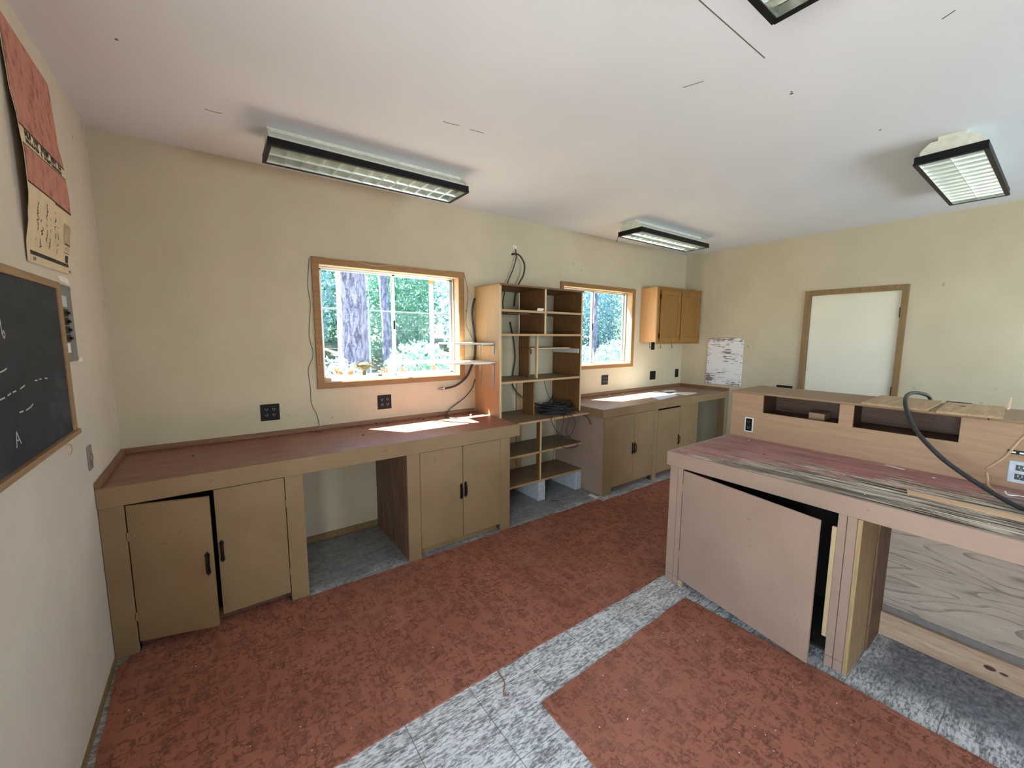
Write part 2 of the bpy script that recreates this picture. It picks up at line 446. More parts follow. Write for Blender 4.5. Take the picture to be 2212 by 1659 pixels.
def wall_cells(b, horiz, d0, d1, u0, u1, z0, z1, holes):
    """wall slab with rectangular holes; horiz 'x' or 'y' is its long axis"""
    us = sorted({u0, u1, *[h[0] for h in holes], *[h[1] for h in holes]})
    zs = sorted({z0, z1, *[h[2] for h in holes], *[h[3] for h in holes]})
    for i in range(len(us)-1):
        for j in range(len(zs)-1):
            cu, cz = (us[i]+us[i+1])/2, (zs[j]+zs[j+1])/2
            if any(h[0] < cu < h[1] and h[2] < cz < h[3] for h in holes): continue
            if horiz == 'x': b.box(us[i], us[i+1], d0, d1, zs[j], zs[j+1], 0)
            else: b.box(d0, d1, us[i], us[i+1], zs[j], zs[j+1], 0)
    return b
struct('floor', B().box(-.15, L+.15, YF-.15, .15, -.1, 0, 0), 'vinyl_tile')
ceil = struct('ceiling', B().box(-.15, L+.15, YF-.15, .15, H, H+.1, 0), 'ceiling_paint')
struct('wall_back', wall_cells(B(), 'x', 0, .15, 0, L, 0, H, [W1, W2]), 'wall_paint')
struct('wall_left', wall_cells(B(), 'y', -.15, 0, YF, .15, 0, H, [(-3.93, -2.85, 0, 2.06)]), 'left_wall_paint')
struct('wall_right', wall_cells(B(), 'y', L, L+.15, YF, .15, 0, H, [(-2.315, -1.54, 0, 2.07)]), 'wall_paint')
struct('wall_front', wall_cells(B(), 'x', YF-.15, YF, 0, L, 0, H, [(3.0, 5.6, .9, 2.15)]), 'wall_paint')
# hairline cracks and specks on the ceiling plaster
def ribbon(b, pts, w, n=(0, 0, 1), h=.0008):
    for p, q in zip(pts[:-1], pts[1:]):
        p, q = Vector(p), Vector(q); d = (q-p).normalized(); s = d.cross(Vector(n)).normalized()*w/2
        b.prism([p-s, p+s, q+s, q-s], Vector(n)*h)
    return b
b = B(); zc = H-.0009
for pl in ([(1.565, -1.24, zc), (1.585, -1.235, zc), (1.657, -1.25, zc)], [(1.724, -1.25, zc), (1.811, -1.257, zc)],
           [(1.908, -2.476, zc), (2.403, -2.48, zc)], [(2.319, -2.168, zc), (2.349, -2.25, zc)], [(2.69, -2.95, zc), (2.67, -2.985, zc)],
           [(.537, -.622, zc), (.58, -.615, zc), (.61, -.623, zc)]):
    ribbon(b, pl, .004)
b.build('crack', 'crack_dark', ceil)
b = B()
for x, y, r in ((.268, -1.03, .006), (2.772, -2.446, .008), (2.755, -2.452, .005), (3.55, -2.6, .006)):
    b.cyl((x, y, zc), (x, y, H), r, 8)
b.build('speck', 'crack_dark', ceil)

# baseboards
struct('baseboard_back', B().box(.89, 1.52, -.012, 0, 0, .05), 'door_trim_wood')
struct('baseboard_left', B().box(0, .008, -2.0, -.72, 0, .028, 0), 'door_trim_wood')

# ------------------------------------------------------------------ windows
def window(name, hole, outer, mull, latchside):
    x0, x1, z0, z1 = hole; X0, X1, Z0, Z1 = outer
    r = structure(name, ((x0+x1)/2, 0, z0))
    b = B(); b.box(X0, X1, -.018, 0, z1-.004, Z1).box(X0, X1, -.018, 0, Z0, z0+.002)
    b.build('trim', 'window_trim_wood', r)
    b = B(); b.box(X0, x0+.002, -.0175, 0, z0, z1).box(x1-.002, X1, -.0175, 0, z0, z1)
    b.build('trim', 'window_trim_wood', r)
    b = B(); t = .004
    b.box(x0, x0+t, -.01, .15, z0, z1).box(x1-t, x1, -.01, .15, z0, z1).box(x0, x1, -.01, .15, z1-t, z1).box(x0, x1, -.012, .15, z0, z0+.008)
    b.build('jamb', 'jamb_wood', r)
    a0, a1, c0, c1 = x0+t, x1-t, z0+.008, z1-t
    b = B(); f = .012
    b.box(a0, a0+f, .075, .125, c0, c1).box(a1-f, a1, .075, .125, c0, c1).box(a0, a1, .075, .125, c1-f, c1).box(a0, a1, .07, .125, c0, c0+f)
    b.box(a0, a1, .074, .078, c0+f, c0+f+.006)
    b.build('outer_frame', 'aluminium', r)
    for k, (u0, u1, y) in enumerate(((a0+f, mull+.012, .098), (mull-.012, a1-f, .114))):
        b = B(); g = .02
        b.box(u0, u0+g, y-.008, y+.008, c0+f, c1-f).box(u1-g, u1, y-.008, y+.008, c0+f, c1-f)
        b.box(u0, u1, y-.008, y+.008, c1-f-g*.6, c1-f).box(u0, u1, y-.008, y+.008, c0+f, c0+f+g*.7)
        s = b.build('sash', 'aluminium', r)
        B().box(u0+g*.5, u1-g*.5, y-.002, y+.002, c0+f+g*.35, c1-f-g*.4, 0).build('pane', 'glass', s)
        if k == 0:
            B().box(u1-.018, u1-.005, y-.016, y-.006, (c0+c1)/2-.03, (c0+c1)/2+.045).build('latch', 'black_plastic', s)
    return r
w1 = window('window_1', W1, (1.11, 2.378, 1.196, 2.174), 1.752, 0)
window('window_2', W2, (3.58, 4.866, 1.215, 2.195), 4.20, 0)
single('wood_block', B().box(1.165, 1.215, .02, .05, 1.2465, 1.27), 'jamb_wood', 'small wooden block in the lower left corner of the left window sill', 'block')
B().box(1.60, 1.63, .075, .10, 1.257, 1.275).build('track_stop', 'black_plastic', w1)
# the front window and the open side door, both behind the camera
r = structure('window_3', (4.30, YF, .9))
b = B()
for a in ((2.94, 3.00, .84, 2.21), (5.60, 5.66, .84, 2.21)): b.box(a[0], a[1], YF, YF+.018, a[2], a[3])
b.box(3.00, 5.60, YF, YF+.018, 2.15, 2.21).box(3.00, 5.60, YF, YF+.018, .84, .9)
b.build('trim', 'window_trim_wood', r)
b = B(); b.box(4.27, 4.33, YF-.1, YF-.05, .9, 2.15).box(3.00, 3.04, YF-.1, YF-.05, .9, 2.15).box(5.56, 5.60, YF-.1, YF-.05, .9, 2.15).box(3.00, 5.60, YF-.1, YF-.05, .9, .94).box(3.00, 5.60, YF-.1, YF-.05, 2.11, 2.15)
b.build('sash', 'aluminium', r)
r = structure('door_2', (0, -3.0, 0))
for q in ((-2.85, -2.79, 0, 2.12), (-3.99, -3.93, 0, 2.12), (-3.93, -2.85, 2.06, 2.12)): B().box(0, .018, *q).build('trim', 'door_trim_wood', r)

# ------------------------------------------------------------------ door on the right wall
r = structure('door_1', (L, -1.93, 0))
b = B()
b.box(L-.02, L, -1.545, -1.494, 0, 2.12); b.build('trim', 'door_trim_wood', r)
B().box(L-.02, L, -2.363, -2.312, 0, 2.12).build('trim', 'door_trim_wood', r)
B().box(L-.0195, L, -2.312, -1.545, 2.068, 2.12).build('trim', 'door_trim_wood', r)
B().box(L-.012, L+.14, -1.552, -1.54, 0, 2.07).build('jamb', 'door_trim_wood', r)
d = B().box(L+.004, L+.044, -2.313, -1.556, .01, 2.062).build('door_panel', 'door_white', r)
for z in (1.85, 1.06):
    b = B().box(L-.014, L+.004, -2.318, -2.306, z-.045, z+.045); b.cyl((L-.014, -2.312, z-.048), (L-.014, -2.312, z+.048), .007, 8)
    b.build('hinge', 'iron_pull', d)

# ------------------------------------------------------------------ window side worktop and its cabinets
t = thing('worktop', 'long red-painted worktop under the left window, worn along its front', 'worktop', (0, 0, .78))
B().box(.001, 2.478, -.702, -.001, .845, .88).build('top', 'red_counter', t)
b = B().box(.001, 2.491, -.721, -.701, .783, .881); b.build('front_edge', 'cabinet_paint', t)
B().box(2.4785, 2.491, -.7005, -.001, .783, .8805).build('end_edge', 'cabinet_paint', t)
B().box(.02, 2.478, -.018, -.001, .88, .912).build('backsplash', 'splash_wood', t)
B().box(.001, .02, -.722, -.001, .88, .912).build('backsplash', 'splash_wood', t)

def pull(parent, x, y, z, ang=0, axis='y'):
    """ornate dark pull: pointed back plate, two posts and a bow; faces -y (rotated by ang about z)"""
    h, w = .066, .0115
    pl = [(-w, 0, -h*.78), (-w*.45, 0, -h*.86), (0, 0, -h), (w*.45, 0, -h*.86), (w, 0, -h*.78), (w*.72, 0, -h*.4), (w*.72, 0, h*.4), (w, 0, h*.78), (w*.45, 0, h*.86), (0, 0, h), (-w*.45, 0, h*.86), (-w, 0, h*.78), (-w*.72, 0, h*.4), (-w*.72, 0, -h*.4)]
    Mx = Matrix.Translation((x, y, z)) @ Matrix.Rotation(ang, 4, 'Z')
    b = B(); b.prism(pl, (0, -.004, 0))
    b.tube([(0, -.003, -.042), (0, -.016, -.038), (0, -.022, -.02), (0, -.023, 0), (0, -.022, .02), (0, -.016, .038), (0, -.003, .042)], .0042, 8, 3)
    for zz in (-.05, .05): b.ball((0, -.006, zz), .0045, 1)
    for zz in (-.03, -.015, .015, .03): b.ball((0, -.021, zz), .0058, 1)
    bmesh.ops.transform(b.bm, matrix=Mx, verts=b.bm.verts)
    return b.build('handle', 'iron_pull', parent)
def hinge(parent, x, y, z):
    b = B().box(x-.006, x+.006, y-.003, y, z-.02, z+.02, .001); b.cyl((x, y-.004, z-.022), (x, y-.004, z+.022), .0035, 8)
    return b.build('hinge', parent.data.materials[0], parent)
def rotz_about(b, x, y, ang):
    bmesh.ops.transform(b.bm, matrix=Matrix.Translation((x, y, 0)) @ Matrix.Rotation(ang, 4, 'Z') @ Matrix.Translation((-x, -y, 0)), verts=b.bm.verts)

# left cabinet, one door ajar
YC = -.712
t = thing('base_cabinet', 'tan base cabinet in the left corner with its left door hanging ajar', 'cabinet', (.43, -.36, 0))
B().box(.002, .092, YC, YC+.02, 0, .783).build('stile', 'cabinet_paint', t)
B().box(.777, .873, YC, YC+.02, 0, .783).build('stile', 'cabinet_paint', t)
B().box(.853, .873, YC+.02, -.002, 0, .783, .001).build('side_panel', 'cabinet_paint', t)
b = B().box(.003, .853, YC+.03, -.003, .075, .09).box(.003, .02, YC+.02, -.003, 0, .78).box(.003, .853, -.02, -.003, .09, .78)
b.build('carcass', 'dark_plywood', t)
B().box(.092, .853, YC+.06, YC+.075, 0, .075).build('toe_kick', 'dark_plywood', t)
ang = -math.asin(.095/.338)
b = B().box(.096, .433, YC, YC+.019, .062, .776); rotz_about(b, .094, YC, ang)
d1 = b.build('door', 'cabinet_paint', t)
c, s = math.cos(ang), math.sin(ang)
pull(d1, .094+c*.315, YC+s*.315, .42, ang)
for z in (.62, .2): hinge(d1, .094, YC, z)
d2 = B().box(.441, .773, YC, YC+.019, .062, .778).build('door', 'cabinet_paint', t)
pull(d2, .458, YC, .43)
for z in (.62, .2): hinge(d2, .775, YC, z)

# right cabinet under the same worktop
t = thing('base_cabinet', 'tan two-door base cabinet between knee space and tall bookcase', 'cabinet', (1.96, -.36, 0))
B().box(1.519, 1.613, YC, YC+.02, 0, .783).build('stile', 'cabinet_paint', t)
B().box(2.305, 2.398, YC, YC+.02, 0, .783).build('stile', 'cabinet_paint', t)
B().box(1.521, 1.537, YC+.02, -.014, 0, .783, .001).build('side_panel', 'brown_side_ply', t, label='brown grained plywood side facing the knee space')
B().box(2.382, 2.398, YC+.02, -.002, 0, .783, .001).build('side_panel', 'cabinet_paint', t)
b = B().box(1.537, 2.382, YC+.03, -.003, .075, .09).box(1.537, 2.382, -.02, -.003, .09, .78); b.build('carcass', 'dark_plywood', t)
B().box(1.613, 2.305, YC+.055, YC+.07, 0.001, .075).build('toe_kick', 'cabinet_paint', t)
d1 = B().box(1.6155, 1.956, YC, YC+.019, .066, .779).build('door', 'cabinet_paint', t)
d2 = B().box(1.961, 2.3025, YC, YC+.019, .066, .779).build('door', 'cabinet_paint', t)
pull(d1, 1.942, YC, .428); pull(d2, 1.979, YC, .436)
for z in (.63, .22): hinge(d1, 1.614, YC, z); hinge(d2, 2.304, YC, z)

# ------------------------------------------------------------------ far worktop under window 2
t = thing('worktop', 'brown worktop in the far corner under the right window, papers on it', 'worktop', (4.75, -.36, .8))
B().box(3.536, L-.001, -.694, -.001, .85, .887).build('top', 'brown_counter', t)
B().box(3.524, L-.001, -.714, -.693, .803, .888).build('front_edge', 'cabinet_paint', t)
B().box(3.524, 3.5365, -.6925, -.001, .803, .8875).build('end_edge', 'cabinet_paint', t)
B().box(3.536, L-.02, -.018, -.001, .887, .925).build('backsplash', 'splash_wood', t)
B().box(L-.02, L-.001, -.715, -.001, .887, .925).build('backsplash', 'splash_wood', t)
YD = -.715
t = thing('base_cabinet', 'three-door tan base cabinet under the far corner worktop', 'cabinet', (4.4, -.36, 0))
for a, c in ((3.549, 3.664), (4.355, 4.425), (4.864, 5.245)):
    B().box(a, c, YD, YD+.02, 0, .803).build('stile', 'cabinet_paint', t)
B().box(3.549, 3.565, YD+.02, -.002, 0, .803, .001).build('side_panel', 'island_paint', t)  # paler, pinker tan than the front: bluish side light put into the colour
B().box(5.229, 5.245, YD+.02, -.002, 0, .803, .001).build('side_panel', 'cabinet_paint', t)
b = B().box(3.565, 5.229, YD+.03, -.003, .075, .09).box(3.565, 5.229, -.02, -.003, .09, .80); b.build('carcass', 'dark_plywood', t)
B().box(3.664, 4.355, YD+.06, YD+.075, 0, .075).build('toe_kick', 'dark_plywood', t)
B().box(4.425, 4.864, YD+.06, YD+.075, 0, .075).build('toe_kick', 'dark_plywood', t)
for a, c, hx, zt in ((3.667, 4.008, 3.992, .80), (4.013, 4.352, 4.03, .80), (4.429, 4.86, 4.845, .785)):
    d = B().box(a, c, YD, YD+.019, .07, zt).build('door', 'cabinet_paint', t)
    pull(d, hx, YD, .43 if hx < 4.5 else .40)
    hx2 = a-.001 if hx-a > .17 else c+.001
    for z in (.63, .22): hinge(d, hx2, YD, z)
single('support_post', B().box(5.905, L-.001, YD+.001, -.625, 0, .803, .002), 'cabinet_paint', 'tan post holding up the right end of the corner worktop', 'post', loc=(5.95, -.67, 0))

# ------------------------------------------------------------------ bookcase
t = thing('bookcase', 'tall open-backed wooden bookcase standing between the two windows', 'bookcase', (3.0, -.2, .835))
XA, XB, YS = 2.495, 3.503, -.418
B().box(XA, XA+.018, YS+.001, -.002, .838, 2.047).build('side_panel', 'shelf_side_wood', t)
B().box(XB-.018, XB, YS+.001, -.002, .838, 2.047).build('side_panel', 'shelf_dark_wood', t)
B().box(XA, XB+.012, YS-.008, -.002, 2.033, 2.05).build('top_board', 'shelf_dark_wood', t)
def shelf(x0, x1, y0, y1, z1, th=.02, parent=t):
    s_ = B().box(x0, x1, y0+.004, y1, z1-th, z1).build('shelf', 'shelf_top_wood', parent)
    B().box(x0, x1, y0, y0+.0042, z1-th, z1, .0005).build('front_lip', 'shelf_edge_wood', s_)
for z in (1.832, 1.622, 1.198): shelf(XA+.018, XB-.018, YS, -.002, z)
for x in (XA, XB-.018):
    B().box(x, x+.018, YS-.004, YS+.0012, .838, 2.032, .0005).build('edge_strip', 'pale_stick_wood', t)
B().box(3.006, 3.024, YS+.004, -.03, 1.832, 2.033).build('divider', 'shelf_dark_wood', t)
B().box(3.006, 3.024, YS+.004, -.03, 1.622, 1.812).build('divider', 'shelf_dark_wood', t)
for z0, z1 in ((1.832, 2.033), (1.622, 1.812)):
    B().box(3.005, 3.025, YS-.001, YS+.0045, z0, z1, .0005).build('edge_strip', 'pale_stick_wood', t)
B().box(3.002, 3.02, -.19, -.02, 1.198, 1.602).build('divider', 'shelf_dark_wood', t)
B().box(2.976, 2.994, -.345, -.312, 1.198, 1.602).build('divider', 'pale_stick_wood', t)
B().box(2.95, 2.968, -.33, -.16, .836, 1.178).build('divider', 'shelf_dark_wood', t)
B().box(2.66, 2.93, -.30, -.275, 1.80, 1.8118).build('under_strip', 'dark_plywood', t)
s_ = B().box(2.997, 3.485, -.30, -.02, 1.478, 1.489).build('half_shelf', 'shelf_dark_wood', t)
B().box(2.93, 3.44, -.309, -.3, 1.478, 1.489, .001).build('front_lip', 'pale_stick_wood', s_)
B().box(3.472, 3.4855, -.40, -.02, 1.432, 1.477).build('cleat', 'grey_plank', t, label='pale painted cleat with nail holes')
B().box(3.02, 3.032, -.2, -.03, 1.425, 1.477).build('cleat', 'shelf_dark_wood', t)
B().box(2.985, 3.048, -.02, -.001, .838, 1.178).build('back_cleat', 'shelf_edge_wood', t)

# low shelving between the two base cabinets
t = thing('low_shelving', 'three low dusty shelves between the base cabinets, resting on concrete blocks', 'shelf', (2.98, -.27, .19))
shelf(2.494, 3.522, -.525, -.002, .836, .018, t)
shelf(2.402, 3.545, -.425, -.022, .503, .02, t)
shelf(2.402, 3.545, -.425, -.022, .217, .02, t)
for z0, z1 in ((.503, .818), (.217, .483)):
    B().box(2.985, 3.048, -.02, -.001, z0, z1).build('back_cleat', 'shelf_edge_wood', t)
    d = B().box(2.968, 2.982, -.415, -.36, z0, z1).build('divider', 'shelf_dark_wood', t)
    B().box(2.966, 2.984, -.421, -.415, z0, z1, .0005).build('edge_strip', 'pale_stick_wood', d)
for x, lab in ((2.95, 'left grey concrete block under the low shelving'), (3.451, 'right grey concrete block under the low shelving by the cabinet side')):
    b = B().box(x, x+.086, -.428, -.05, .0005, .196, .004)
    single('concrete_block', b, 'concrete', lab, 'block', 'concrete blocks under the shelving')
# two white board shelves on brackets, fixed to the bookcase side
def side_shelf(z, x0, y0, y1, lab, small):
    t = thing('side_shelf', lab, 'shelf', ((x0+XA)/2, (y0+y1)/2, z), 'white board shelves on the bookcase side')
    B().box(x0, XA-.001, y0, y1, z, z+.012).build('board', 'white_laminate', t)
    for y in (-.105, -.33):
        b = B(); h = .09 if small else .21; w = .12 if small else .20
        b.tube([(XA-.004, y, z-h), (XA-.004, y, z-.02), (XA-.012, y, z-.007), (XA-w, y, z-.004)], .006, 6, 3)
        b.box(XA-.004, XA-.001, y-.009, y+.009, z-h-.005, z, .0005).box(XA-w, XA-.001, y-.008, y+.008, z-.004, z, .0005)
        b.build('bracket', 'dull_steel', t)
side_shelf(1.528, 2.10, -.34, -.03, 'upper white board shelf bracketed to the bookcase side', True)
side_shelf(1.362, 2.08, -.36, -.03, 'lower white board shelf bracketed to the bookcase side, on longer brackets', False)

single('label_card', B().prism([(2.925, -.398, 1.8325), (3.0, -.40, 1.8325), (3.0, -.413, 1.856), (2.925, -.411, 1.856)], (0, .0012, 0)), 'paper',
       'small white card leaning at the edge of the bookcase top shelf', 'card')

# ------------------------------------------------------------------ cables about the bookcase
def cable(name, pts, r, material, label, cat='cable', sm=5, group=None):
    return single(name, B().tube(pts, r, 8, sm), material, label, cat, group, smooth=True)
ct = thing('power_cable', 'thick black cable with a metal end fitting, curving down between window and bookcase', 'cable', (2.4, -.03, 1.13))
B().tube([(2.488, -.02, 1.95), (2.468, -.02, 1.88), (2.459, -.022, 1.80), (2.472, -.024, 1.658), (2.483, -.028, 1.533), (2.472, -.03, 1.40), (2.446, -.03, 1.329), (2.4, -.03, 1.237), (2.346, -.03, 1.185), (2.267, -.03, 1.143), (2.172, -.03, 1.127), (2.15, -.03, 1.127)], .0095, 10, 5).build('cord', 'black_rubber', ct, True)
b = B().cyl((2.155, -.03, 1.127), (2.12, -.03, 1.129), .012, 10); b.cyl((2.135, -.03, 1.128), (2.131, -.03, 1.128), .017, 8)
b.ball((2.112, -.03, 1.13), .012, 1); b.build('connector', 'dull_steel', ct)
cable('thin_cord', [(2.484, -.02, 1.19), (2.45, -.02, 1.105), (2.359, -.022, 1.017), (2.234, -.024, .945), (2.182, -.03, .905), (2.135, -.08, .886), (2.115, -.14, .885), (2.13, -.2, .885), (2.165, -.245, .885), (2.2, -.252, .885)], .0045, 'black_rubber', 'thin dark cord from behind the bookcase coiling onto the red worktop')
cable('thin_cord', [(2.957, -.002, 2.465), (2.962, -.02, 2.43), (2.958, -.03, 2.37), (2.926, -.03, 2.267), (2.87, -.03, 2.15), (2.84, -.03, 2.08), (2.82, -.03, 2.02), (2.80, -.03, 1.93), (2.80, -.04, 1.84)], .0055, 'black_rubber', 'thin black cord from the upper wall hole running behind the bookcase')
cable('power_cable', [(2.926, -.002, 2.40), (2.945, -.04, 2.402), (2.985, -.05, 2.388), (3.02, -.05, 2.355), (3.048, -.05, 2.30), (3.036, -.05, 2.21), (2.99, -.045, 2.13), (2.96, -.03, 2.06), (2.95, -.01, 1.9)], .0085, 'black_rubber', 'thick black cable looping out of the wall above the bookcase')
b = B().box(2.938, 2.978, -.004, -.0005, 2.44, 2.49); b.ball((2.958, -.008, 2.466), .014, 2)
single('cable_hole', b, 'spackle', 'small ragged cable hole in the wall above the bookcase', 'hole')
cable('power_cable', [(2.90, -.012, 1.74), (2.935, -.014, 1.60), (2.955, -.016, 1.47), (2.96, -.016, 1.364), (2.94, -.016, 1.25), (2.93, -.014, 1.12), (2.972, -.03, 1.03), (3.03, -.06, .97), (3.1, -.06, .92), (3.184, -.06, .90), (3.3, -.06, .86), (3.38, -.05, .875), (3.44, -.04, .92), (3.475, -.03, .96)], .007, 'black_rubber', 'black cable hanging down the wall inside the bookcase, curving right at the bottom')

b = B(); rnd = random.Random(3)
for i in range(26):
    cx, cy, cz = 3.255+rnd.uniform(-.05, .05), -.33+rnd.uniform(-.05, .05), .842+rnd.uniform(0, .075)
    rx, ry = rnd.uniform(.10, .20), rnd.uniform(.06, .13); tl = rnd.uniform(-.12, .12); ph = rnd.uniform(-.5, .5)
    pts = []
    for k in range(10):
        a = 2*PI*k/10; px, py = rx*math.cos(a)*rnd.uniform(.88, 1.1), ry*math.sin(a)*rnd.uniform(.88, 1.1)
        x, y = px*math.cos(ph)-py*math.sin(ph), px*math.sin(ph)+py*math.cos(ph)
        pts.append((min(3.47, cx+x), max(-.5, min(-.05, cy+y)), max(.842, cz+x*tl+rnd.uniform(-.008, .012))))
    b.tube(pts, .0036, 6, 4, True)
b.tube([(3.1, -.45, .845), (3.0, -.54, .84), (2.98, -.56, .82), (3.038, -.56, .728), (3.1, -.56, .673), (3.17, -.56, .646), (3.246, -.56, .662), (3.295, -.56, .76), (3.275, -.555, .82), (3.24, -.5, .85)], .0036, 6, 5)
b.tube([(3.2, -.45, .85), (3.205, -.55, .835), (3.195, -.56, .764), (3.172, -.56, .696), (3.208, -.56, .643), (3.288, -.56, .574), (3.335, -.56, .53), (3.257, -.56, .521), (3.135, -.56, .543), (3.096, -.56, .603), (3.106, -.56, .695), (3.129, -.56, .762), (3.153, -.55, .83), (3.2, -.45, .85)], .0036, 6, 5)
b.tube([(3.25, -.4, .88), (3.37, -.36, .88), (3.44, -.42, .85), (3.48, -.54, .79), (3.5, -.57, .72)], .0045, 6, 5)
b.tube([(3.23, -.15, 1.17), (3.25, -.2, 1.0), (3.30, -.25, .9), (3.35, -.3, .87)], .0036, 6, 5)
b.tube([(3.2, -.32, .90), (3.35, -.34, .93), (3.44, -.34, .93), (3.475, -.34, .90), (3.47, -.34, .85)], .0036, 6, 5)
b.tube([(2.98, -.3, .93), (3.03, -.32, .89), (3.1, -.34, .87), (3.2, -.34, .86)], .0036, 6, 5)
b.tube([(3.05, -.53, .84), (3.04, -.535, .7), (3.045, -.53, .5), (3.03, -.5, .3), (3.0, -.47, .02), (3.06, -.5, .006), (3.11, -.53, .005), (3.08, -.56, .005)], .002, 5, 5)
single('cable_coil', b, 'black_rubber', 'tangled coil of black cable on the low shelf, loops hanging over its edge', 'cable', smooth=True)

# thin wire tacked round the left window
cable('bell_wire', [(1.098, -.0021, 2.159), (1.08, -.0021, 1.967), (1.09, -.0021, 1.822), (1.071, -.0021, 1.606), (1.091, -.0021, 1.457), (1.053, -.0021, 1.348), (1.06, -.0021, 1.207), (1.06, -.0021, 1.115), (1.07, -.0021, 1.06), (1.095, -.0021, 1.0), (1.107, -.004, .915)], .0022, 'thin_wire', 'thin dark wire running down the wall left of the left window')
cable('bell_wire', [(1.20, -.0195, 2.170), (1.312, -.0195, 2.171), (1.43, -.0195, 2.170), (1.511, -.0195, 2.154), (1.585, -.0195, 2.150), (1.728, -.0195, 2.172), (1.949, -.0195, 2.172), (2.098, -.0195, 2.171), (2.2, -.0195, 2.17)], .0024, 'tan_wire', 'thin pale wire sagging along the top trim of the left window')
cable('bell_wire', [(2.384, -.0021, 2.172), (2.425, -.0021, 1.983), (2.401, -.0021, 1.737), (2.44, -.0021, 1.63), (2.482, -.0021, 1.56)], .0022, 'thin_wire', 'thin dark wire dropping from the right corner of the left window')

# ------------------------------------------------------------------ oak wall cabinet
t = thing('wall_cabinet', 'golden oak two-door wall cabinet hung in the far corner', 'cabinet', (5.49, -.12, 1.51))
X0, X1, Y0 = 4.995, 5.985, -.25
b = B().box(X0+.004, X0+.016, Y0+.012, -.001, 1.53, 2.215); b.build('side_panel', 'oak_side', t)
B().box(X1-.016, X1-.004, Y0+.012, -.001, 1.53, 2.215).build('side_panel', 'oak_side', t)
B().box(X0+.016, X1-.016, Y0+.012, -.001, 1.532, 1.545).build('bottom', 'oak_side', t)
B().box(X0+.016, X1-.016, Y0+.012, -.001, 2.2, 2.214).build('top', 'oak_side', t)
b = B().box(X0, X0+.045, Y0-.006, Y0+.012, 1.508, 2.222).box(X1-.045, X1, Y0-.006, Y0+.012, 1.508, 2.222)
b.box(X0+.045, X1-.045, Y0-.006, Y0+.012, 2.18, 2.222).box(X0+.045, X1-.045, Y0-.006, Y0+.012, 1.508, 1.55).box(5.47, 5.51, Y0-.006, Y0+.012, 1.55, 2.18)
b.build('face_frame', 'oak', t)
B().box(X0-.004, X1+.004, Y0-.014, Y0-.004, 2.205, 2.224).build('crown_strip', 'oak', t)
for a, c, hx in ((5.045, 5.478, 5.038), (5.502, 5.935, 5.942)):
    yb, yf = Y0-.0065, Y0-.025; z0, z1, w = 1.537, 2.178, .055
    b = B().box(a, a+w, yf, yb, z0, z1, .003).box(c-w, c, yf, yb, z0, z1, .003).box(a+w, c-w, yf, yb, z0, z0+w, .003).box(a+w, c-w, yf, yb, z1-w, z1, .003)
    d = b.build('door', 'oak', t)
    B().box(a+w-.002, c-w+.002, yf+.008, yb, z0+w-.002, z1-w+.002, .004).build('door_panel', 'oak', d)
    for z in (2.10, 1.61):
        B().box(hx-.008, hx+.008, yf+.004, yb, z-.028, z+.028).build('hinge', 'iron_pull', d)
for x, y in ((5.08, -.10), (5.17, -.20), (5.42, -.20)):
    B().tube([(x, y, 1.532), (x, y, 1.50), (x+.006, y, 1.475), (x+.012, y, 1.46), (x+.004, y, 1.452), (x-.004, y, 1.462)], .003, 6, 4).build('hook', 'iron_pull', t, True)
B().tube([(5.26, -.2, 1.505), (5.30, -.2, 1.512), (5.42, -.2, 1.515)], .003, 6, 3).build('hook', 'iron_pull', t, True)

# ------------------------------------------------------------------ outlets
def wall_plate(name, P, w, h, face, label, sockets, material='black_plastic', group='black outlet plates', sock_mat='socket_hole'):
    """face: 'y' = on back wall facing -y, 'x' = facing -x"""
    t = thing(name, label, 'outlet', P, group)
    def tr(u, v, d): return (P[0]+u, P[1]-d, P[2]+v) if face == 'y' else (P[0]-d, P[1]-u, P[2]+v)
    def bx(b, u0, u1, v0, v1, d0, d1, bev=.001):
        p, q = tr(u0, v0, d0), tr(u1, v1, d1); b.box(p[0], q[0], p[1], q[1], p[2], q[2], bev)
    b = B(); bx(b, -w/2, w/2, -h/2, h/2, .0005, .006, .002); b.build('plate', material, t)
    for (u, v) in sockets:
        b = B(); bx(b, u-.017, u+.017, v-.014, v+.014, .005, .0085, .003); so = b.build('socket', 'black_plastic' if material != 'white_plate' else 'outlet_navy', t)
        b = B(); bx(b, u-.008, u-.005, v-.002, v+.008, .0082, .0088, 0); bx(b, u+.005, u+.008, v-.002, v+.008, .0082, .0088, 0); bx(b, u-.002, u+.002, v-.01, v-.006, .0082, .0088, 0)
        b.build('slot', 'dull_steel', so)
    return t
quad = [(-.023, .02), (.023, .02), (-.023, -.02), (.023, -.02)]
wall_plate('outlet_plate', (.79, -.0002, 1.052), .118, .118, 'y', 'black four-socket outlet on the wall left of the left window', quad)
wall_plate('outlet_plate', (1.616, -.0002, 1.05), .115, .118, 'y', 'black four-socket outlet under the left window', quad)
wall_plate('outlet_plate', (4.346, -.0002, 1.07), .118, .12, 'y', 'black four-socket outlet under the right window', quad)
wall_plate('outlet_plate', (5.318, -.0002, 1.075), .125, .118, 'y', 'black double blank plate above the far worktop, left of the corner plate', [])
wall_plate('outlet_plate', (5.893, -.0002, 1.077), .08, .118, 'y', 'narrow black plate nearest the far corner above the worktop', [])
wall_plate('outlet_plate', (5.292, -.0002, 1.475), .075, .105, 'y', 'small black plate on the wall just below the oak cabinet', [])
wall_plate('outlet_plate', (L-.0002, -1.357, .975), .17, .10, 'x', 'dark plate on the right wall peeking over the raised ledge left of the door', [])
wall_plate('outlet_plate', (L-.0002, -2.785, .965), .16, .10, 'x', 'dark plate on the right wall peeking over the raised ledge right of the door', [])

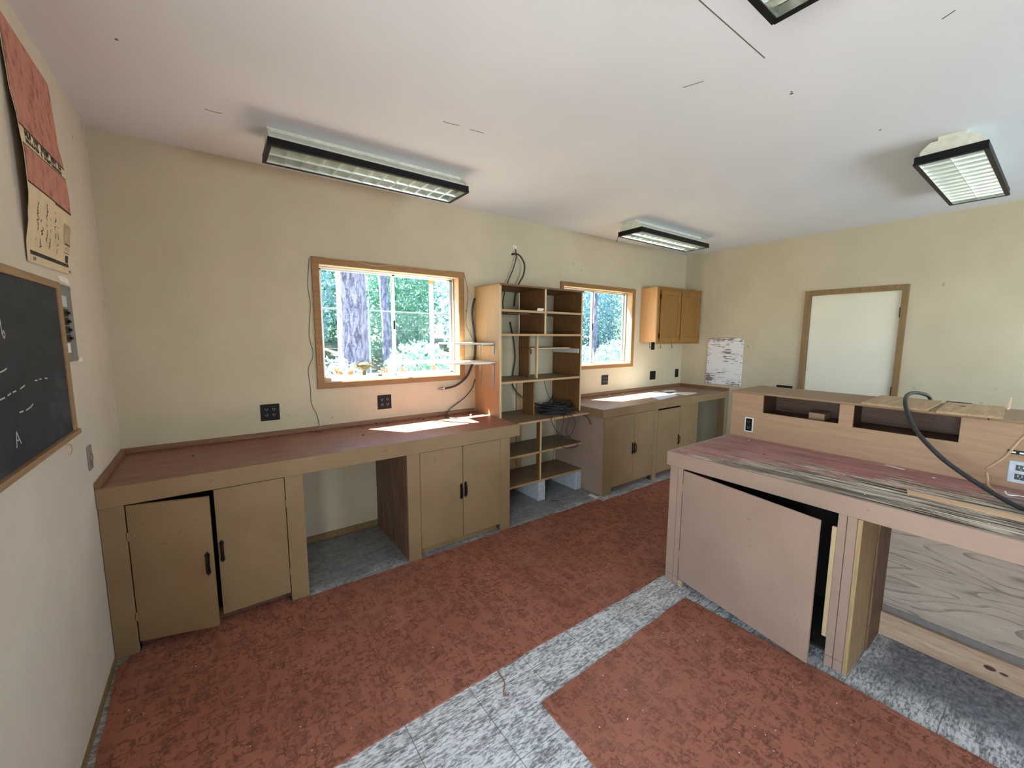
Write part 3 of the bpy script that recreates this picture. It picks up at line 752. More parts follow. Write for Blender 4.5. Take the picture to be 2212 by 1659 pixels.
# ------------------------------------------------------------------ peeling white board
t = thing('painted_board', 'white-painted board with peeling paint hung on the right wall', 'board', (L, -.62, .96))
B().box(L-.013, L-.0005, -.855, -.39, .963, 1.586, .002).build('panel', 'peeling_white', t)
b = B()
for y, z in ((-.415, 1.56), (-.835, 1.56), (-.42, .98), (-.83, .985), (-.41, 1.27), (-.84, 1.27), (-.61, 1.46)): b.cyl((L-.0145, y, z), (L-.012, y, z), .006, 8)
b.build('screw', 'iron_pull', t)

# ------------------------------------------------------------------ ceiling lamps
def lamp(x0, yc):
    t = thing('ceiling_lamp', '-', 'lamp', (x0+.615, yc, H), 'fluorescent ceiling lamps')
    x1 = x0+1.23; zb, zt = 2.612, 2.655; w = .145
    prof = [(-.055, H-.001), (-.055, H-.022), (-.085, H-.022), (-.115, H-.05), (-.125, H-.066), (-.125, zt), (.125, zt), (.125, H-.066), (.115, H-.05), (.085, H-.022), (.055, H-.022), (.055, H-.001)]
    for x in (x0+.008, x1-.012):
        B().prism([(x, yc+p, z) for p, z in prof], (.004, 0, 0)).build('end_plate', 'lamp_enamel', t)
    body = [(-.05, H-.001), (-.05, H-.02), (-.112, H-.064), (-.124, zt+.003), (-.121, zt+.003), (-.11, H-.067), (-.02, H-.026), (.02, H-.026), (.11, H-.067), (.121, zt+.003), (.124, zt+.003), (.112, H-.064), (.05, H-.02), (.05, H-.001)]
    B().prism([(x0+.012, yc+p, z) for p, z in body], (1.206, 0, 0)).build('housing', 'lamp_enamel', t)
    for s in (-1, 1):
        b = B()
        pr = [(w-.006, zt+.002), (w, zt), (w, zb+.012), (w+.004, zb+.010), (w+.004, zb), (w-.017, zb), (w-.017, zb+.008), (w-.008, zb+.010), (w-.008, zt+.002)]
        b.prism([(x0, yc+s*p, z) for p, z in pr], (1.23, 0, 0)); b.build('frame', 'lamp_frame_black', t)
    for x, s in ((x0, 1), (x1, -1)):
        b = B()
        pr = [(.0, zt+.002), (-.002, zb+.012), (-.005, zb), (.017, zb), (.017, zb+.008), (.008, zb+.01), (.006, zt+.002)]
        b.prism([(x+s*p, yc-w+.002, z) for p, z in pr], (0, 2*w-.004, 0)); b.build('frame', 'lamp_frame_black', t)
    # parabolic louver: wedge blades across and one along the middle
    b = B(); n = 13; xa, xb = x0+.017, x1-.017; ya = w-.018
    for k in range(0, n+1):
        x = xa+(xb-xa)*k/n; e = .0012
        if k in (0, n): b.box(x-.0012, x+.0012, yc-ya, yc+ya, zb+.002, zb+.034, 0)
        else:
            b.prism([(x-e, yc-ya, zb+.002), (x+e, yc-ya, zb+.002), (x+.003, yc-ya, zb+.012), (x+.005, yc-ya, zb+.034), (x-.005, yc-ya, zb+.034), (x-.003, yc-ya, zb+.012)], (0, 2*ya, 0))
    for yy in (-ya, 0, ya):
        b.prism([(xa, yc+yy-.0012, zb+.002), (xa, yc+yy+.0012, zb+.002), (xa, yc+yy+.003, zb+.012), (xa, yc+yy+.006, zb+.05), (xa, yc+yy-.006, zb+.05), (xa, yc+yy-.003, zb+.012)], (xb-xa, 0, 0))
    b.build('louver', 'chrome_louver', t)
    for s in (-1, 1):
        b = B().cyl((x0+.03, yc+s*.065, zb+.062), (x1-.03, yc+s*.065, zb+.062), .0165, 14)
        b.build('tube', 'tube_glass', t, True)
    return t
lab = ['long ceiling lamp above the left window, nearest the left wall', 'ceiling lamp above the right window in the far corner',
       'ceiling lamp near the right wall, its end plate facing the camera', 'ceiling lamp cut off at the top edge of the view']
la = lamp(.80, -.562); la['label'] = lab[0]
for l_, (x, y) in zip(lab[1:], ((3.905, -.645), (3.91, -2.83), (.802, -2.81))):
    c = copy_tree(la); c.location = (x+.615, y, H); c['label'] = l_
    if x == 3.905:
        o = B().tube([(3.90, -.51, 2.615), (3.895, -.505, 2.595), (3.888, -.50, 2.57), (3.886, -.50, 2.555)], .0035, 6, 4)
        ORIG[c] = Vector(c.location)
        o.build('loose_wire', 'black_rubber', c)

# ------------------------------------------------------------------ left wall: chalkboard, chart, panel, switch
t = thing('chalkboard', 'dark slate chalkboard with wooden frame and chalk marks on the left wall', 'chalkboard', (0, -1.42, 1.2))
CB = (-2.05, -.915, 1.197, 1.808)
B().box(.002, .007, CB[0]+.03, CB[1]-.03, CB[2]+.015, CB[3]-.015, 0).build('slate', 'slate', t)
for y in (CB[0], CB[1]-.047): B().box(.0005, .012, y, y+.047, CB[2], CB[3]).build('frame', 'chalk_frame_wood', t)
B().box(.0005, .012, CB[0]+.047, CB[1]-.047, CB[3]-.027, CB[3]).build('frame', 'chalk_frame_wood', t)
B().box(.0005, .022, CB[0], CB[1]-.002, CB[2]-.006, CB[2]+.014).build('chalk_ledge', 'chalk_frame_wood', t)
def stroke(*ps):
    b = B()
    for p in ps: ribbon(b, [(.0075, y-(y+3.338)*.0152, z+(1.604-z)*.0152) for y, z in p], .0042, (1, 0, 0), .0006)
    b.build('chalk_mark', 'chalk', t)
stroke([(-1.505, 1.655), (-1.502, 1.60)], [(-1.50, 1.60), (-1.49, 1.613), (-1.482, 1.60), (-1.49, 1.59), (-1.50, 1.60)])
stroke([(-1.56, 1.494), (-1.53, 1.497), (-1.505, 1.502)])
for a, c in (((-1.59, 1.418), (-1.545, 1.421)), ((-1.525, 1.424), (-1.50, 1.428)), ((-1.485, 1.429), (-1.46, 1.431)), ((-1.425, 1.433), (-1.385, 1.44)),
             ((-1.29, 1.446), (-1.265, 1.446)), ((-1.245, 1.447), (-1.225, 1.447)), ((-1.19, 1.446), (-1.16, 1.443))): stroke([a, c])
stroke([(-1.455, 1.364), (-1.425, 1.363)]); stroke([(-1.40, 1.362), (-1.36, 1.366), (-1.335, 1.373)])
stroke([(-1.512, 1.265), (-1.50, 1.312), (-1.475, 1.27)], [(-1.507, 1.285), (-1.483, 1.285)])
B().tube([(.028, -1.205, 1.20), (.042, -1.20, 1.20), (.046, -1.193, 1.185), (.042, -1.19, 1.165), (.034, -1.195, 1.162)], .0022, 6, 4).build('wire_ring', 'tan_wire', t, True)

def bulge(z):
    pts = [(1.82, .003), (1.90, .005), (2.0, .018), (2.08, .026), (2.2, .027), (2.3, .022), (2.42, .012), (2.56, .008), (2.66, .004)]
    for (a, va), (c, vc) in zip(pts[:-1], pts[1:]):
        if z <= c: k = max(0, (z-a)/(c-a)); k = k*k*(3-2*k); return va+(vc-va)*k
    return .004
def sheet(b, y0, y1, za, zb_, off, nv=16, th=.0006):
    """za, zb_: bottom / top height as (near, far) pairs; y0 near edge, y1 far edge"""
    def f(u, v, o):
        y = y0+(y1-y0)*u; z = (za[0]+(za[1]-za[0])*u)*(1-v)+(zb_[0]+(zb_[1]-zb_[0])*u)*v
        return (bulge(z)*(.55+.45*(1-abs((y+.96)/.26)**2) if False else 1)+off+o, y, z)
    b.grid(lambda u, v: f(u, v, 0), 4, nv); b.grid(lambda u, v: f(u, v, th), 4, nv)
    return b
t = thing('wall_chart', 'curling printed wall chart, red above and beige below, hanging above the chalkboard', 'poster', (0, -.96, 1.85))
YN, YR = -1.222, -.70
sheet(B(), YN, YR, (1.848, 1.862), (2.655, 2.645), 0, 24).build('paper_sheet', 'beige_print', t)
sheet(B(), YN+.008, YR-.006, (2.300, 2.308), (2.648, 2.640), .0012, 12).build('red_print', 'red_print', t)
sheet(B(), YN+.008, YR-.006, (2.118, 2.122), (2.236, 2.262), .0012, 8).build('red_print', 'red_print', t)
sheet(B(), YN+.03, YR-.03, (1.878, 1.889), (1.892, 1.903), .0012, 2).build('black_bar', 'ink', t)
b = B()
sheet(b, YN+.006, YR-.004, (2.296, 2.303), (2.3, 2.308), .0014, 2); sheet(b, YN+.006, YR-.004, (2.236, 2.262), (2.239, 2.266), .0014, 2)
sheet(b, YN+.006, YR-.2, (2.113, 2.118), (2.118, 2.122), .0014, 2); sheet(b, YR-.22, YR-.004, (2.111, 2.115), (2.12, 2.124), .0014, 2)
sheet(b, YR-.075, YR-.035, (1.905, 1.906), (1.935, 1.936), .0014, 2)
b.build('ink_band', 'ink', t)
b = B(); rnd = random.Random(5)
def ink(pts, w):
    P = [(bulge(z)+.0016, y, z) for y, z in pts]
    for p, q in zip(P[:-1], P[1:]):
        p, q = Vector(p), Vector(q); dd = (q-p)
        if dd.length < 1e-6: continue
        s_ = dd.normalized().cross(Vector((1, 0, 0))).normalized()*w/2
        vs = [b.bm.verts.new(v) for v in (p-s_, p+s_, q+s_, q-s_)]; b.bm.faces.new(vs)
# illegible lettering of the title band, then rows of handwriting running down the sheet
for row, (z0, hh) in enumerate(((2.281, .013), (2.258, .008))):
    y = YN+.05
    while y < YR-.05:
        w_ = rnd.uniform(.012, .02); k = (y-YN)/.52*.016
        ink([(y, z0-hh+k), (y+w_*.3, z0+hh+k), (y+w_*.6, z0-hh*rnd.uniform(-.6, 1)+k), (y+w_*.9, z0+hh*rnd.uniform(-.5, 1)+k)], .0062)
        if rnd.random() > .22: y += w_*1.25
        else: y += w_*2.4; b.build('title_word', 'ink', t); b = B()
    if len(b.bm.verts): b.build('title_word', 'ink', t); b = B()
for col, (y, z0, z1, a) in enumerate(((-1.13, 2.07, 1.93, .013), (-1.085, 2.03, 1.91, .012), (-1.03, 2.085, 1.94, .008), (-.985, 2.04, 1.92, .007), (-.93, 2.08, 1.96, .007), (-.89, 2.03, 1.92, .006))):
    z = z0; pts = []
    while z > z1:
        pts.append((y+rnd.uniform(-a, a), z)); z -= rnd.uniform(.003, .007)
        if rnd.random() < .14:
            ink(pts, .0036); pts = []; z -= .009
    if len(pts) > 1: ink(pts, .0036)
    b.build('handwriting_line', 'ink', t); b = B()
for k in range(9):
    y = YR-.12+k*.011
    for j in range(16): ink([(y, 2.06-j*.0055), (y+.006, 2.06-j*.0055)], .0022)
b.build('printed_table', 'ink', t); b = B()
for y, z, w_, h_ in ((YR-.10, 1.945, .075, .035),):
    ink([(y, z), (y+w_, z)], .003); ink([(y, z+h_), (y+w_, z+h_)], .003)
    for k in range(5): ink([(y+.012+k*.012, z+.008), (y+.018+k*.012, z+h_-.008)], .002)
b.build('printed_box', 'ink', t)
b = B()
for y, z in ((YN+.06, 1.866), (YR-.02, 1.872)): b.cyl((bulge(z)-.002, y, z), (bulge(z)+.006, y, z), .006, 10)
b.build('tack', 'dull_steel', t)
single('spackle_patch', B().prism([(0.0, -.90, 1.838), (0.0, -.80, 1.845), (0.0, -.735, 1.838), (0.0, -.72, 1.815), (0.0, -.79, 1.817), (0.0, -.86, 1.82)], (.0025, 0, 0)), 'spackle', 'white spackle patch on the left wall under the chart', 'patch')
single('spackle_patch', B().prism([(-.0005, -.728, 1.495), (-.0005, -.68, 1.50), (-.0005, -.65, 1.492), (-.0005, -.66, 1.478), (-.0005, -.72, 1.478)], (.0025, 0, 0)), 'spackle', 'small white spackle blob at the lower corner of the breaker panel', 'patch')

t = thing('breaker_panel', 'grey steel breaker panel behind the edge of the chalkboard', 'breaker panel', (0, -.83, 1.48))
B().box(.0006, .0035, -1.0, -.73, 1.486, 1.807, .001).build('cover_plate', 'grey_panel_steel', t)
B().box(.003, .006, -.96, -.82, 1.715, 1.76, .001).build('label_plate', 'white_plate', t)
for z in (1.69, 1.655, 1.62, 1.585):
    b_ = B().box(.003, .010, -.93, -.835, z-.015, z+.015).build('breaker', 'black_plastic', t)
    B().box(.010, .018, -.862, -.842, z-.006, z+.006).build('toggle', 'black_plastic', b_)
B().box(.003, .0055, -.92, -.84, 1.525, 1.565, .001).build('label_plate', 'paper', t)
b = B()
for y, z in ((-.74, 1.797), (-.79, 1.785), (-.74, 1.496)): b.cyl((.003, y, z), (.006, y, z), .005, 8)
b.build('screw', 'dull_steel', t)
t = thing('switch_plate', 'narrow steel switch plate on the left wall below the chalkboard', 'light switch', (0, -.737, .985))
B().box(.0005, .006, -.77, -.703, .985, 1.097, .002).build('plate', 'switch_plate_steel', t)
B().box(.005, .013, -.745, -.728, 1.03, 1.055).build('toggle', 'switch_plate_steel', t)

# ------------------------------------------------------------------ island
t = thing('island_worktop', 'weathered red plywood worktop of the island, bare and blackened at the front', 'worktop', (3.2, -3.0, .78))
ORIG[t] = Vector((0, 0, .78)); t.location = (0, 0, .78)
B().box(2.838, 3.616, -4.3, -1.884, .835, .869).build('top', 'weathered_counter', t)
B().box(2.818, 2.8375, -4.3, -1.866, .78, .8695).build('front_edge', 'island_paint', t)
B().box(2.838, 3.616, -1.8835, -1.866, .78, .8695).build('end_edge', 'island_paint', t)
XI = 2.822
t = thing('island_cabinet', 'pinkish tan island cabinet with one wide door hanging open', 'cabinet', (3.1, -2.37, 0))
for a, c in ((-1.945, -1.892), (-1.980, -1.947)):
    B().box(XI, XI+.02, a, c, .055, .78).build('stile', 'island_paint', t)
    B().box(XI, XI+.02, a, c, 0, .053).build('plinth_block', 'island_paint', t)
for a, c in ((-2.803, -2.770), (-2.842, -2.805)):
    B().box(XI, XI+.02, a, c, .055, .78).build('stile', 'island_paint', t)
    B().box(XI, XI+.02, a, c, 0, .053).build('plinth_block', 'island_paint', t)
B().box(XI, XI+.03, -2.012, -1.982, 0, .04).build('plinth_block', 'base_pine', t)
B().box(XI+.02, 3.34, -1.91, -1.894, 0, .78, .001).build('side_panel', 'island_paint', t)
B().box(XI-.004, 3.34, -2.862, -2.844, 0, .778, .001).build('side_panel', 'yellow_ply', t, label='raw yellowish plywood side by the knee space')
B().box(3.10, 3.34, -2.872, -2.863, 0, .778).build('filler_strip', 'brown_side_ply', t, label='dark brown upright against the plywood side')
b = B().box(XI+.03, 3.34, -2.844, -1.91, .05, .062).box(3.33, 3.345, -2.844, -1.91, 0, .78); b.build('carcass', 'hole_dark', t)  # near-black boards: shade inside the cabinet put into the colour
B().box(XI+.022, XI+.036, -2.769, -2.745, .13, .70).build('stop_strip', 'pale_stick_wood', t)
B().box(XI+.10, XI+.12, -2.84, -1.92, 0, .05).build('toe_kick', 'dark_plywood', t)
ang = -math.asin(.133/.765)
b = B().box(XI-.001, XI+.012, -1.985-.765, -1.985, .048, .768); rotz_about(b, XI, -1.985, ang)
d = b.build('door', 'island_paint', t)
for z in (.66, .22):
    b = B().box(XI-.006, XI-.001, -1.992, -1.968, z-.025, z+.025, .001); b.cyl((XI-.006, -1.983, z-.028), (XI-.006, -1.983, z+.028), .004, 8); b.build('hinge', 'island_paint', d)
c, s = math.cos(ang), math.sin(ang)

t = thing('raised_counter', 'long plywood ledge standing along the back of the island, with two slots', 'counter', (3.85, -3.0, 0))
XR, YE = 3.618, -4.3
b = B(); wall_cells(b, 'y', XR, XR+.016, YE, -1.877, .60, 1.192, [(-2.527, -2.089, 1.066, 1.192), (-3.039, -2.597, 1.057, 1.192)])
b.build('front_panel', 'riser_ply', t)
B().box(XR-.008, 4.10, -3.129, -1.870, 1.193, 1.207).build('top_board', 'riser_top_ply', t)
B().box(XR-.008, 4.10, YE, -3.132, 1.193, 1.207).build('top_board', 'riser_top_ply', t)
B().box(XR+.016, 4.09, -1.893, -1.877, 0, 1.192).build('end_panel', 'riser_ply', t)
B().box(4.075, 4.09, YE, -1.893, 0, 1.192).build('back_panel', 'riser_ply', t)
B().box(XR+.016, 4.075, YE, -1.893, 1.035, 1.05).build('slot_floor', 'dark_plywood', t)
B().box(3.90, 3.915, YE, -1.893, 1.05, 1.192).build('slot_back', 'dark_plywood', t)
for y in (-2.06, -2.565, -3.07): B().box(XR+.016, 3.90, y-.008, y+.008, 1.05, 1.192).build('slot_divider', 'dark_plywood', t)
B().box(3.74, 3.86, -2.42, -2.33, 1.0505, 1.095).build('loose_block', 'riser_ply', t)
# knee space back under the worktop
B().box(3.345, 3.36, YE, -2.866, .165, .78).build('knee_panel', 'grey_ply', t, label='grey weathered plywood with wavy grain')
B().box(3.346, 3.36, YE, -2.866, .130, .164).build('strip', 'grey_paint_strip', t)
bp = B().box(3.322, 3.36, YE, -2.866, 0, .13).build('base_rail', 'base_pine', t)
b = B().ball((3.3215, -3.262, .072), .02, 2, (.06, 1.0, .55)); b.ball((3.3215, -3.305, .070), .012, 2, (.06, 1.2, .5)); b.build('knot', 'knot', bp)
B().box(3.63, 3.646, YE, -1.893, 0, .60).build('lower_panel', 'riser_ply', t)
single('plywood_offcut', B().prism([(3.60, -2.632, 1.2075), (4.10, -2.622, 1.2075), (4.07, -2.915, 1.2075), (3.582, -2.915, 1.2075)], (0, 0, .011)), 'loose_ply', 'loose plywood square on the ledge top, left of its pair', 'plywood', 'plywood offcuts on the ledge')
t = thing('plywood_offcut', 'loose plywood square on the ledge top, right of its pair, a dark hole in it', 'plywood', (3.8, -3.05, 1.2075), 'plywood offcuts on the ledge')
B().prism([(3.565, -2.952, 1.2075), (4.045, -2.935, 1.2075), (4.08, -3.155, 1.2075), (3.592, -3.178, 1.2075)], (0, 0, .011)).build('sheet', 'loose_ply', t)
B().prism([(4.03, -3.162, 1.2075), (4.06, -3.166, 1.2075), (4.045, -3.17, 1.275)], (.004, -.006, 0)).build('splinter', 'loose_ply', t)
B().ball((3.90, -3.01, 1.2186), .012, 2, (1, 1.4, .06)).build('hole', 'hole_dark', t)
cable('power_cable', [(4.112, -2.862, 1.12), (4.108, -2.86, 1.19), (4.085, -2.845, 1.238), (4.03, -2.818, 1.258), (3.93, -2.798, 1.268), (3.75, -2.803, 1.269), (3.6, -2.822, 1.25), (3.53, -2.844, 1.209), (3.47, -2.878, 1.152), (3.42, -2.923, 1.098), (3.39, -2.972, 1.05), (3.37, -3.023, 1.005), (3.35, -3.074, .971), (3.33, -3.123, .943), (3.3, -3.18, .916), (3.27, -3.234, .893), (3.23, -3.29, .881), (3.15, -3.38, .889), (3.0, -3.5, .886)],
      .0105, 'black_rubber', 'thick black cable arching over the ledge and down across the island worktop')
wall_plate('outlet_plate', (XR-.0002, -2.006, .966), .042, .09, 'x', 'black outlet set into the ledge front at its left end', [(0, .02), (0, -.02)])
b = B(); wall_cells(b, 'y', XR-.001, XR, -2.035, -1.977, .913, 1.019, [(-2.027, -1.985, .921, 1.011)])
single('outlet_cutout', b, 'paper', 'pale ragged edge round the black outlet in the ledge front', 'outlet')
wall_plate('outlet_plate', (XR-.0002, -3.255, .955), .078, .108, 'x', 'pale blue-white plate with two black sockets on the ledge front', [(0, .022), (0, -.022)], 'white_plate')
t = thing('power_strip', 'black power strip on the ledge front above the pale outlet plate', 'power strip', (XR, -3.3, 1.045))
B().box(XR-.012, XR-.0003, -3.40, -3.205, 1.042, 1.060, .002).build('case', 'black_plastic', t)
for y in (-3.225, -3.25, -3.275): B().box(XR-.0135, XR-.012, y-.007, y+.007, 1.047, 1.055, 0).build('slot', 'dull_steel', t)
B().box(XR-.014, XR-.012, -3.213, -3.207, 1.048, 1.054, 0).build('lamp', 'white_metal', t)
cable('lamp_cord', [(XR-.004, -3.147, .943), (XR-.012, -3.155, .955), (XR-.02, -3.18, .99), (XR-.022, -3.205, 1.03), (XR-.024, -3.225, 1.08), (XR-.02, -3.25, 1.135), (XR-.02, -3.30, 1.20)], .0055, 'tan_cord', 'tan cord rising from a hole in the ledge front toward the right')
cable('lamp_cord', [(XR-.004, -3.15, .93), (3.60, -3.156, .90), (3.55, -3.165, .878), (3.45, -3.195, .875), (3.40, -3.21, .875)], .0055, 'tan_cord', 'short tan cord lying on the island worktop behind the black cable')
single('lath', B().prism([(3.145, -2.94, .8693), (3.09, -2.952, .8693), (3.05, -3.75, .8693), (3.115, -3.75, .8693)], (0, 0, .008)), 'lath_wood', 'pale wooden lath lying on the island worktop', 'lath')
cable('wire_hook', [(3.47, -3.222, .884), (3.455, -3.232, .873), (3.475, -3.26, .873), (3.48, -3.285, .873), (3.515, -3.30, .873), (3.53, -3.32, .873)], .003, 'white_metal', 'bent white wire hook on the island worktop by the outlet', 'hook')
single('paper_scrap', B().prism([(3.592, -2.77, .8693), (3.602, -2.772, .8693), (3.575, -2.86, .8693), (3.56, -2.856, .8693)], (0, 0, .0015)), 'paper', 'thin white paper strip along the back of the island worktop', 'paper')
b = B().cyl((3.241, -2.266, .8685), (3.241, -2.266, .8696), .006, 10)
single('bolt_hole', b, 'hole_dark', 'small black hole in the red part of the island worktop', 'hole')
b = B(); rnd = random.Random(11)
for i in range(26):
    x, y = rnd.uniform(2.86, 3.58), rnd.uniform(-3.3, -1.9)
    b.ball((x, y, .8705), rnd.uniform(.0015, .0035), 1, (1.5, 1, .5))
b.ball((3.512, -2.98, .871), .006, 1, (1, 1.4, .4)); b.ball((3.53, -2.05, .871), .004, 1)
single('crumbs', b, 'white_crumb', 'scattered white paint crumbs on the island worktop', 'crumbs', kind='stuff')

# ------------------------------------------------------------------ carpets
def carpet(name, pts, label, seed, z=.009):
    rnd = random.Random(seed); P = []
    for i in range(len(pts)):
        a, c = Vector(pts[i]), Vector(pts[(i+1) % len(pts)]); n = max(1, int((c-a).length/.09)); d = (c-a).normalized() if (c-a).length else Vector((1, 0)); s_ = Vector((-d.y, d.x))
        for k in range(n): P.append(a+(c-a)*k/n+(s_*rnd.uniform(-.004, .004) if k else Vector((0, 0))))
    b = B().prism([(p.x, p.y, .0005) for p in P], (0, 0, z))
    o = b.build(name, 'carpet_pile'); tag(o, label, 'carpet', 'rust red carpet pieces'); return o
carpet('carpet', [(.018, -5.2), (.034, -1.35), (.02, -.78), (.06, -.722), (.095, -.722), (.097, -.655), (.772, -.655), (.774, -.722), (.872, -.732), (1.511, -.736), (2.386, -.724), (3.455, -.745), (3.468, -1.2), (3.485, -1.50), (3.47, -1.86), (2.7, -1.866), (1.9, -1.858), (1.50, -1.86), (.751, -1.872), (.55, -1.9), (.52, -5.2)], 'long rust red patterned carpet in front of the window-side cabinets', 1)
carpet('carpet', [(3.462, -.80), (5.9, -.80), (5.9, -1.84), (3.478, -1.84), (3.492, -1.50), (3.475, -1.2)], 'far rust red carpet piece beyond the seam, by the corner cabinet', 2)
carpet('carpet', [(1.552, -2.121), (2.735, -2.089), (2.758, -3.0), (2.75, -5.2), (1.50, -5.2), (1.541, -2.443)], 'near rust red carpet piece in front of the island', 3)
cable('carpet_thread', [(1.492, -1.855, .0095), (1.49, -1.89, .004), (1.483, -1.938, .004), (1.465, -1.96, .004), (1.452, -1.975, .004), (1.446, -1.99, .005), (1.455, -2.005, .004), (1.468, -1.995, .004)], .0025, 'carpet_thread_red', 'loose red carpet thread curled on the bare tile strip', 'thread')
b = B(); rnd = random.Random(21)
for (x, y) in [(.725, -1.281), (.642, -1.234), (.152, -1.176), (.1, -1.12), (.506, -1.603), (2.26, -.801), (3.983, -.92), (1.9, -2.3), (2.2, -2.6), (2.1, -2.2), (2.45, -2.5)]+[(rnd.uniform(.1, 3.3), rnd.uniform(-1.8, -.8)) for k in range(50)]+[(rnd.uniform(1.6, 2.7), rnd.uniform(-3, -2.15)) for k in range(40)]:
    b.ball((x, y, .0105), rnd.uniform(.0012, .0026), 1, (rnd.uniform(1, 2), 1, .5))
single('lint', b, 'white_crumb', 'white specks of lint scattered over the carpets', 'lint', kind='stuff')
b = B(); rnd = random.Random(22)
for k in range(46):
    x, y = rnd.uniform(.75, 2.44), -.02-abs(rnd.gauss(0, .06))
    b.ball((x, y-.01, .8825), rnd.uniform(.002, .007), 1, (rnd.uniform(1, 2), 1, .5))
for x, y in ((1.33, -.37), (1.75, -.41), (2.3, -.33), (2.05, -.22), (.35, -.3)): b.ball((x, y, .8825), .006, 1, (1.5, 1, .6))
single('debris', b, 'crumb', 'dark dead bugs and crumbs along the back of the red worktop', 'debris', kind='stuff')
single('cord_clip', B().box(2.17, 2.215, -.262, -.243, .8805, .889), 'white_metal', 'small white plug on the end of the thin cord on the red worktop', 'plug')
single('pebble', B().ball((2.335, -.19, .888), .009, 2), 'white_crumb', 'tiny white pebble on the red worktop near the bookcase', 'pebble')
single('paper_card', B().prism([(3.457, -.60, .0006), (3.515, -.592, .0006), (3.508, -.706, .0006), (3.452, -.706, .0006)], (0, 0, .0012)), 'paper', 'white card lying on the tiles by the corner cabinet', 'card')

# papers on the far worktop
pz = .8875
for k, (pts, m_, lab_) in enumerate((
    ([(4.60, -.28), (5.16, -.16), (5.12, -.37), (4.67, -.42)], 'paper', 'white paper sheet at the back of the far worktop, left of the others'),
    ([(4.66, -.45), (5.06, -.49), (5.03, -.575), (4.54, -.645)], 'blue_paper', 'pale blue paper sheet at the front edge of the far worktop'),
    ([(5.14, -.20), (5.26, -.26), (5.42, -.25), (5.30, -.40), (5.12, -.33)], 'paper', 'crumpled white paper sheet at the back right of the papers on the far worktop'),
    ([(5.10, -.44), (5.30, -.36), (5.45, -.55), (5.42, -.60), (5.12, -.625)], 'paper', 'rightmost white paper sheet of those on the far worktop'))):
    b = B()
    if 'crumpled' in lab_:
        rr = random.Random(9); c0 = Vector((5.27, -.30))
        top = b.bm.verts.new((c0.x, c0.y, pz+.02)); ring = []
        for i in range(18):
            a = 2*PI*i/18; ring.append(b.bm.verts.new((c0.x+.15*math.cos(a)*rr.uniform(.7, 1.1), c0.y+.09*math.sin(a)*rr.uniform(.7, 1.1), pz+.001+rr.uniform(0, .012))))
        for i in range(18): b.bm.faces.new((top, ring[i], ring[(i+1) % 18]))
    else: b.prism([(x, y, pz+k*.0006) for x, y in pts], (0, 0, .0008))
    single('paper_sheet', b, m_, lab_, 'paper', 'papers on the far worktop')
for x, y, l_ in ((4.339, -.09, 'left small white scrap at the back of the far worktop'), (4.57, -.11, 'right small white scrap at the back of the far worktop')):
    single('paper_scrap', B().ball((x, y, pz+.004), .014, 2, (1.2, .8, .3)), 'paper', l_, 'scrap', 'white scraps on the far worktop')

# ------------------------------------------------------------------ outdoors
def ground_z(x, y): return -.35+max(0, min(1, (y-1.5)/12))*2.0+.12*math.sin(x*.9)*math.sin(y*.7)
b = B(); b.grid(lambda u, v: (-22+62*u, .15+34*v, ground_z(-22+62*u, .15+34*v)-(.3 if v == 0 else 0)), 40, 30)
o = b.build('terrain', 'dirt_ground', None, True); o['kind'] = 'structure'
b = B().box(-20, -.16, -16, .1, -.4, -.3, 0); o = b.build('yard', 'dirt_ground'); o['kind'] = 'structure'
def leafcloud(n, fn, size, seed):
    rnd = random.Random(seed); vs, fs = [], []
    for i in range(n):
        c = Vector(fn(rnd)); s_ = size*rnd.uniform(.6, 1.4)
        ax = Vector((rnd.gauss(0, 1), rnd.gauss(0, 1), rnd.gauss(0, 1))).normalized(); u = ax.orthogonal().normalized(); w = ax.cross(u)
        a = rnd.uniform(0, 2*PI); u, w = u*math.cos(a)+w*math.sin(a), w*math.cos(a)-u*math.sin(a)
        k = len(vs); vs += [c-u*s_, c-w*s_*.45, c+u*s_, c+w*s_*.45]; fs.append((k, k+1, k+2, k+3))
    return vs, fs
def foliage(name, n, fn, size, material, parent, seed):
    vs, fs = leafcloud(n, fn, size, seed); me = bpy.data.meshes.new(name); off = ORIG[parent]
    me.from_pydata([tuple(v-off) for v in vs], [], fs); me.materials.append(M[material]); o = link(bpy.data.objects.new(name, me)); o.parent = parent; return o
def tree(loc, r0, r1, h, label, crown=None, material='leaf_green', seed=1, n=2500, size=.09, name='tree', lean=0, group='trees beyond the windows'):
    z = ground_z(loc[0], loc[1])-.1
    t = thing(name, label, 'tree', (loc[0], loc[1], z), group)
    b = B(); rr = random.Random(seed); pts = [(loc[0]+lean*k/6+rr.uniform(-.03, .03)*(k > 0), loc[1], z+h*k/6) for k in range(7)]
    b.tube(pts, r0, 12, 3, taper=r1/r0)
    if r0 > .2:
        for k in range(7):
            a = 2*PI*k/7; b.tube([(loc[0]+math.cos(a)*r0*1.7, loc[1]+math.sin(a)*r0*1.7, z-.05), (loc[0]+math.cos(a)*r0*1.05, loc[1]+math.sin(a)*r0*1.05, z+.18), (loc[0]+math.cos(a)*r0*.7, loc[1]+math.sin(a)*r0*.7, z+.7)], r0*.38, 8, 3, taper=.5)
    b.build('trunk', 'bark', t, True)
    if crown:
        cx, cy, cz, rx, ry, rz = crown
        def fn(rnd):
            while True:
                p = Vector((rnd.uniform(-1, 1), rnd.uniform(-1, 1), rnd.uniform(-1, 1)))
                if p.length < 1: return (cx+p.x*rx, cy+p.y*ry, cz+p.z*rz)
        foliage('foliage', n, fn, size, material, t, seed+50)
    return t
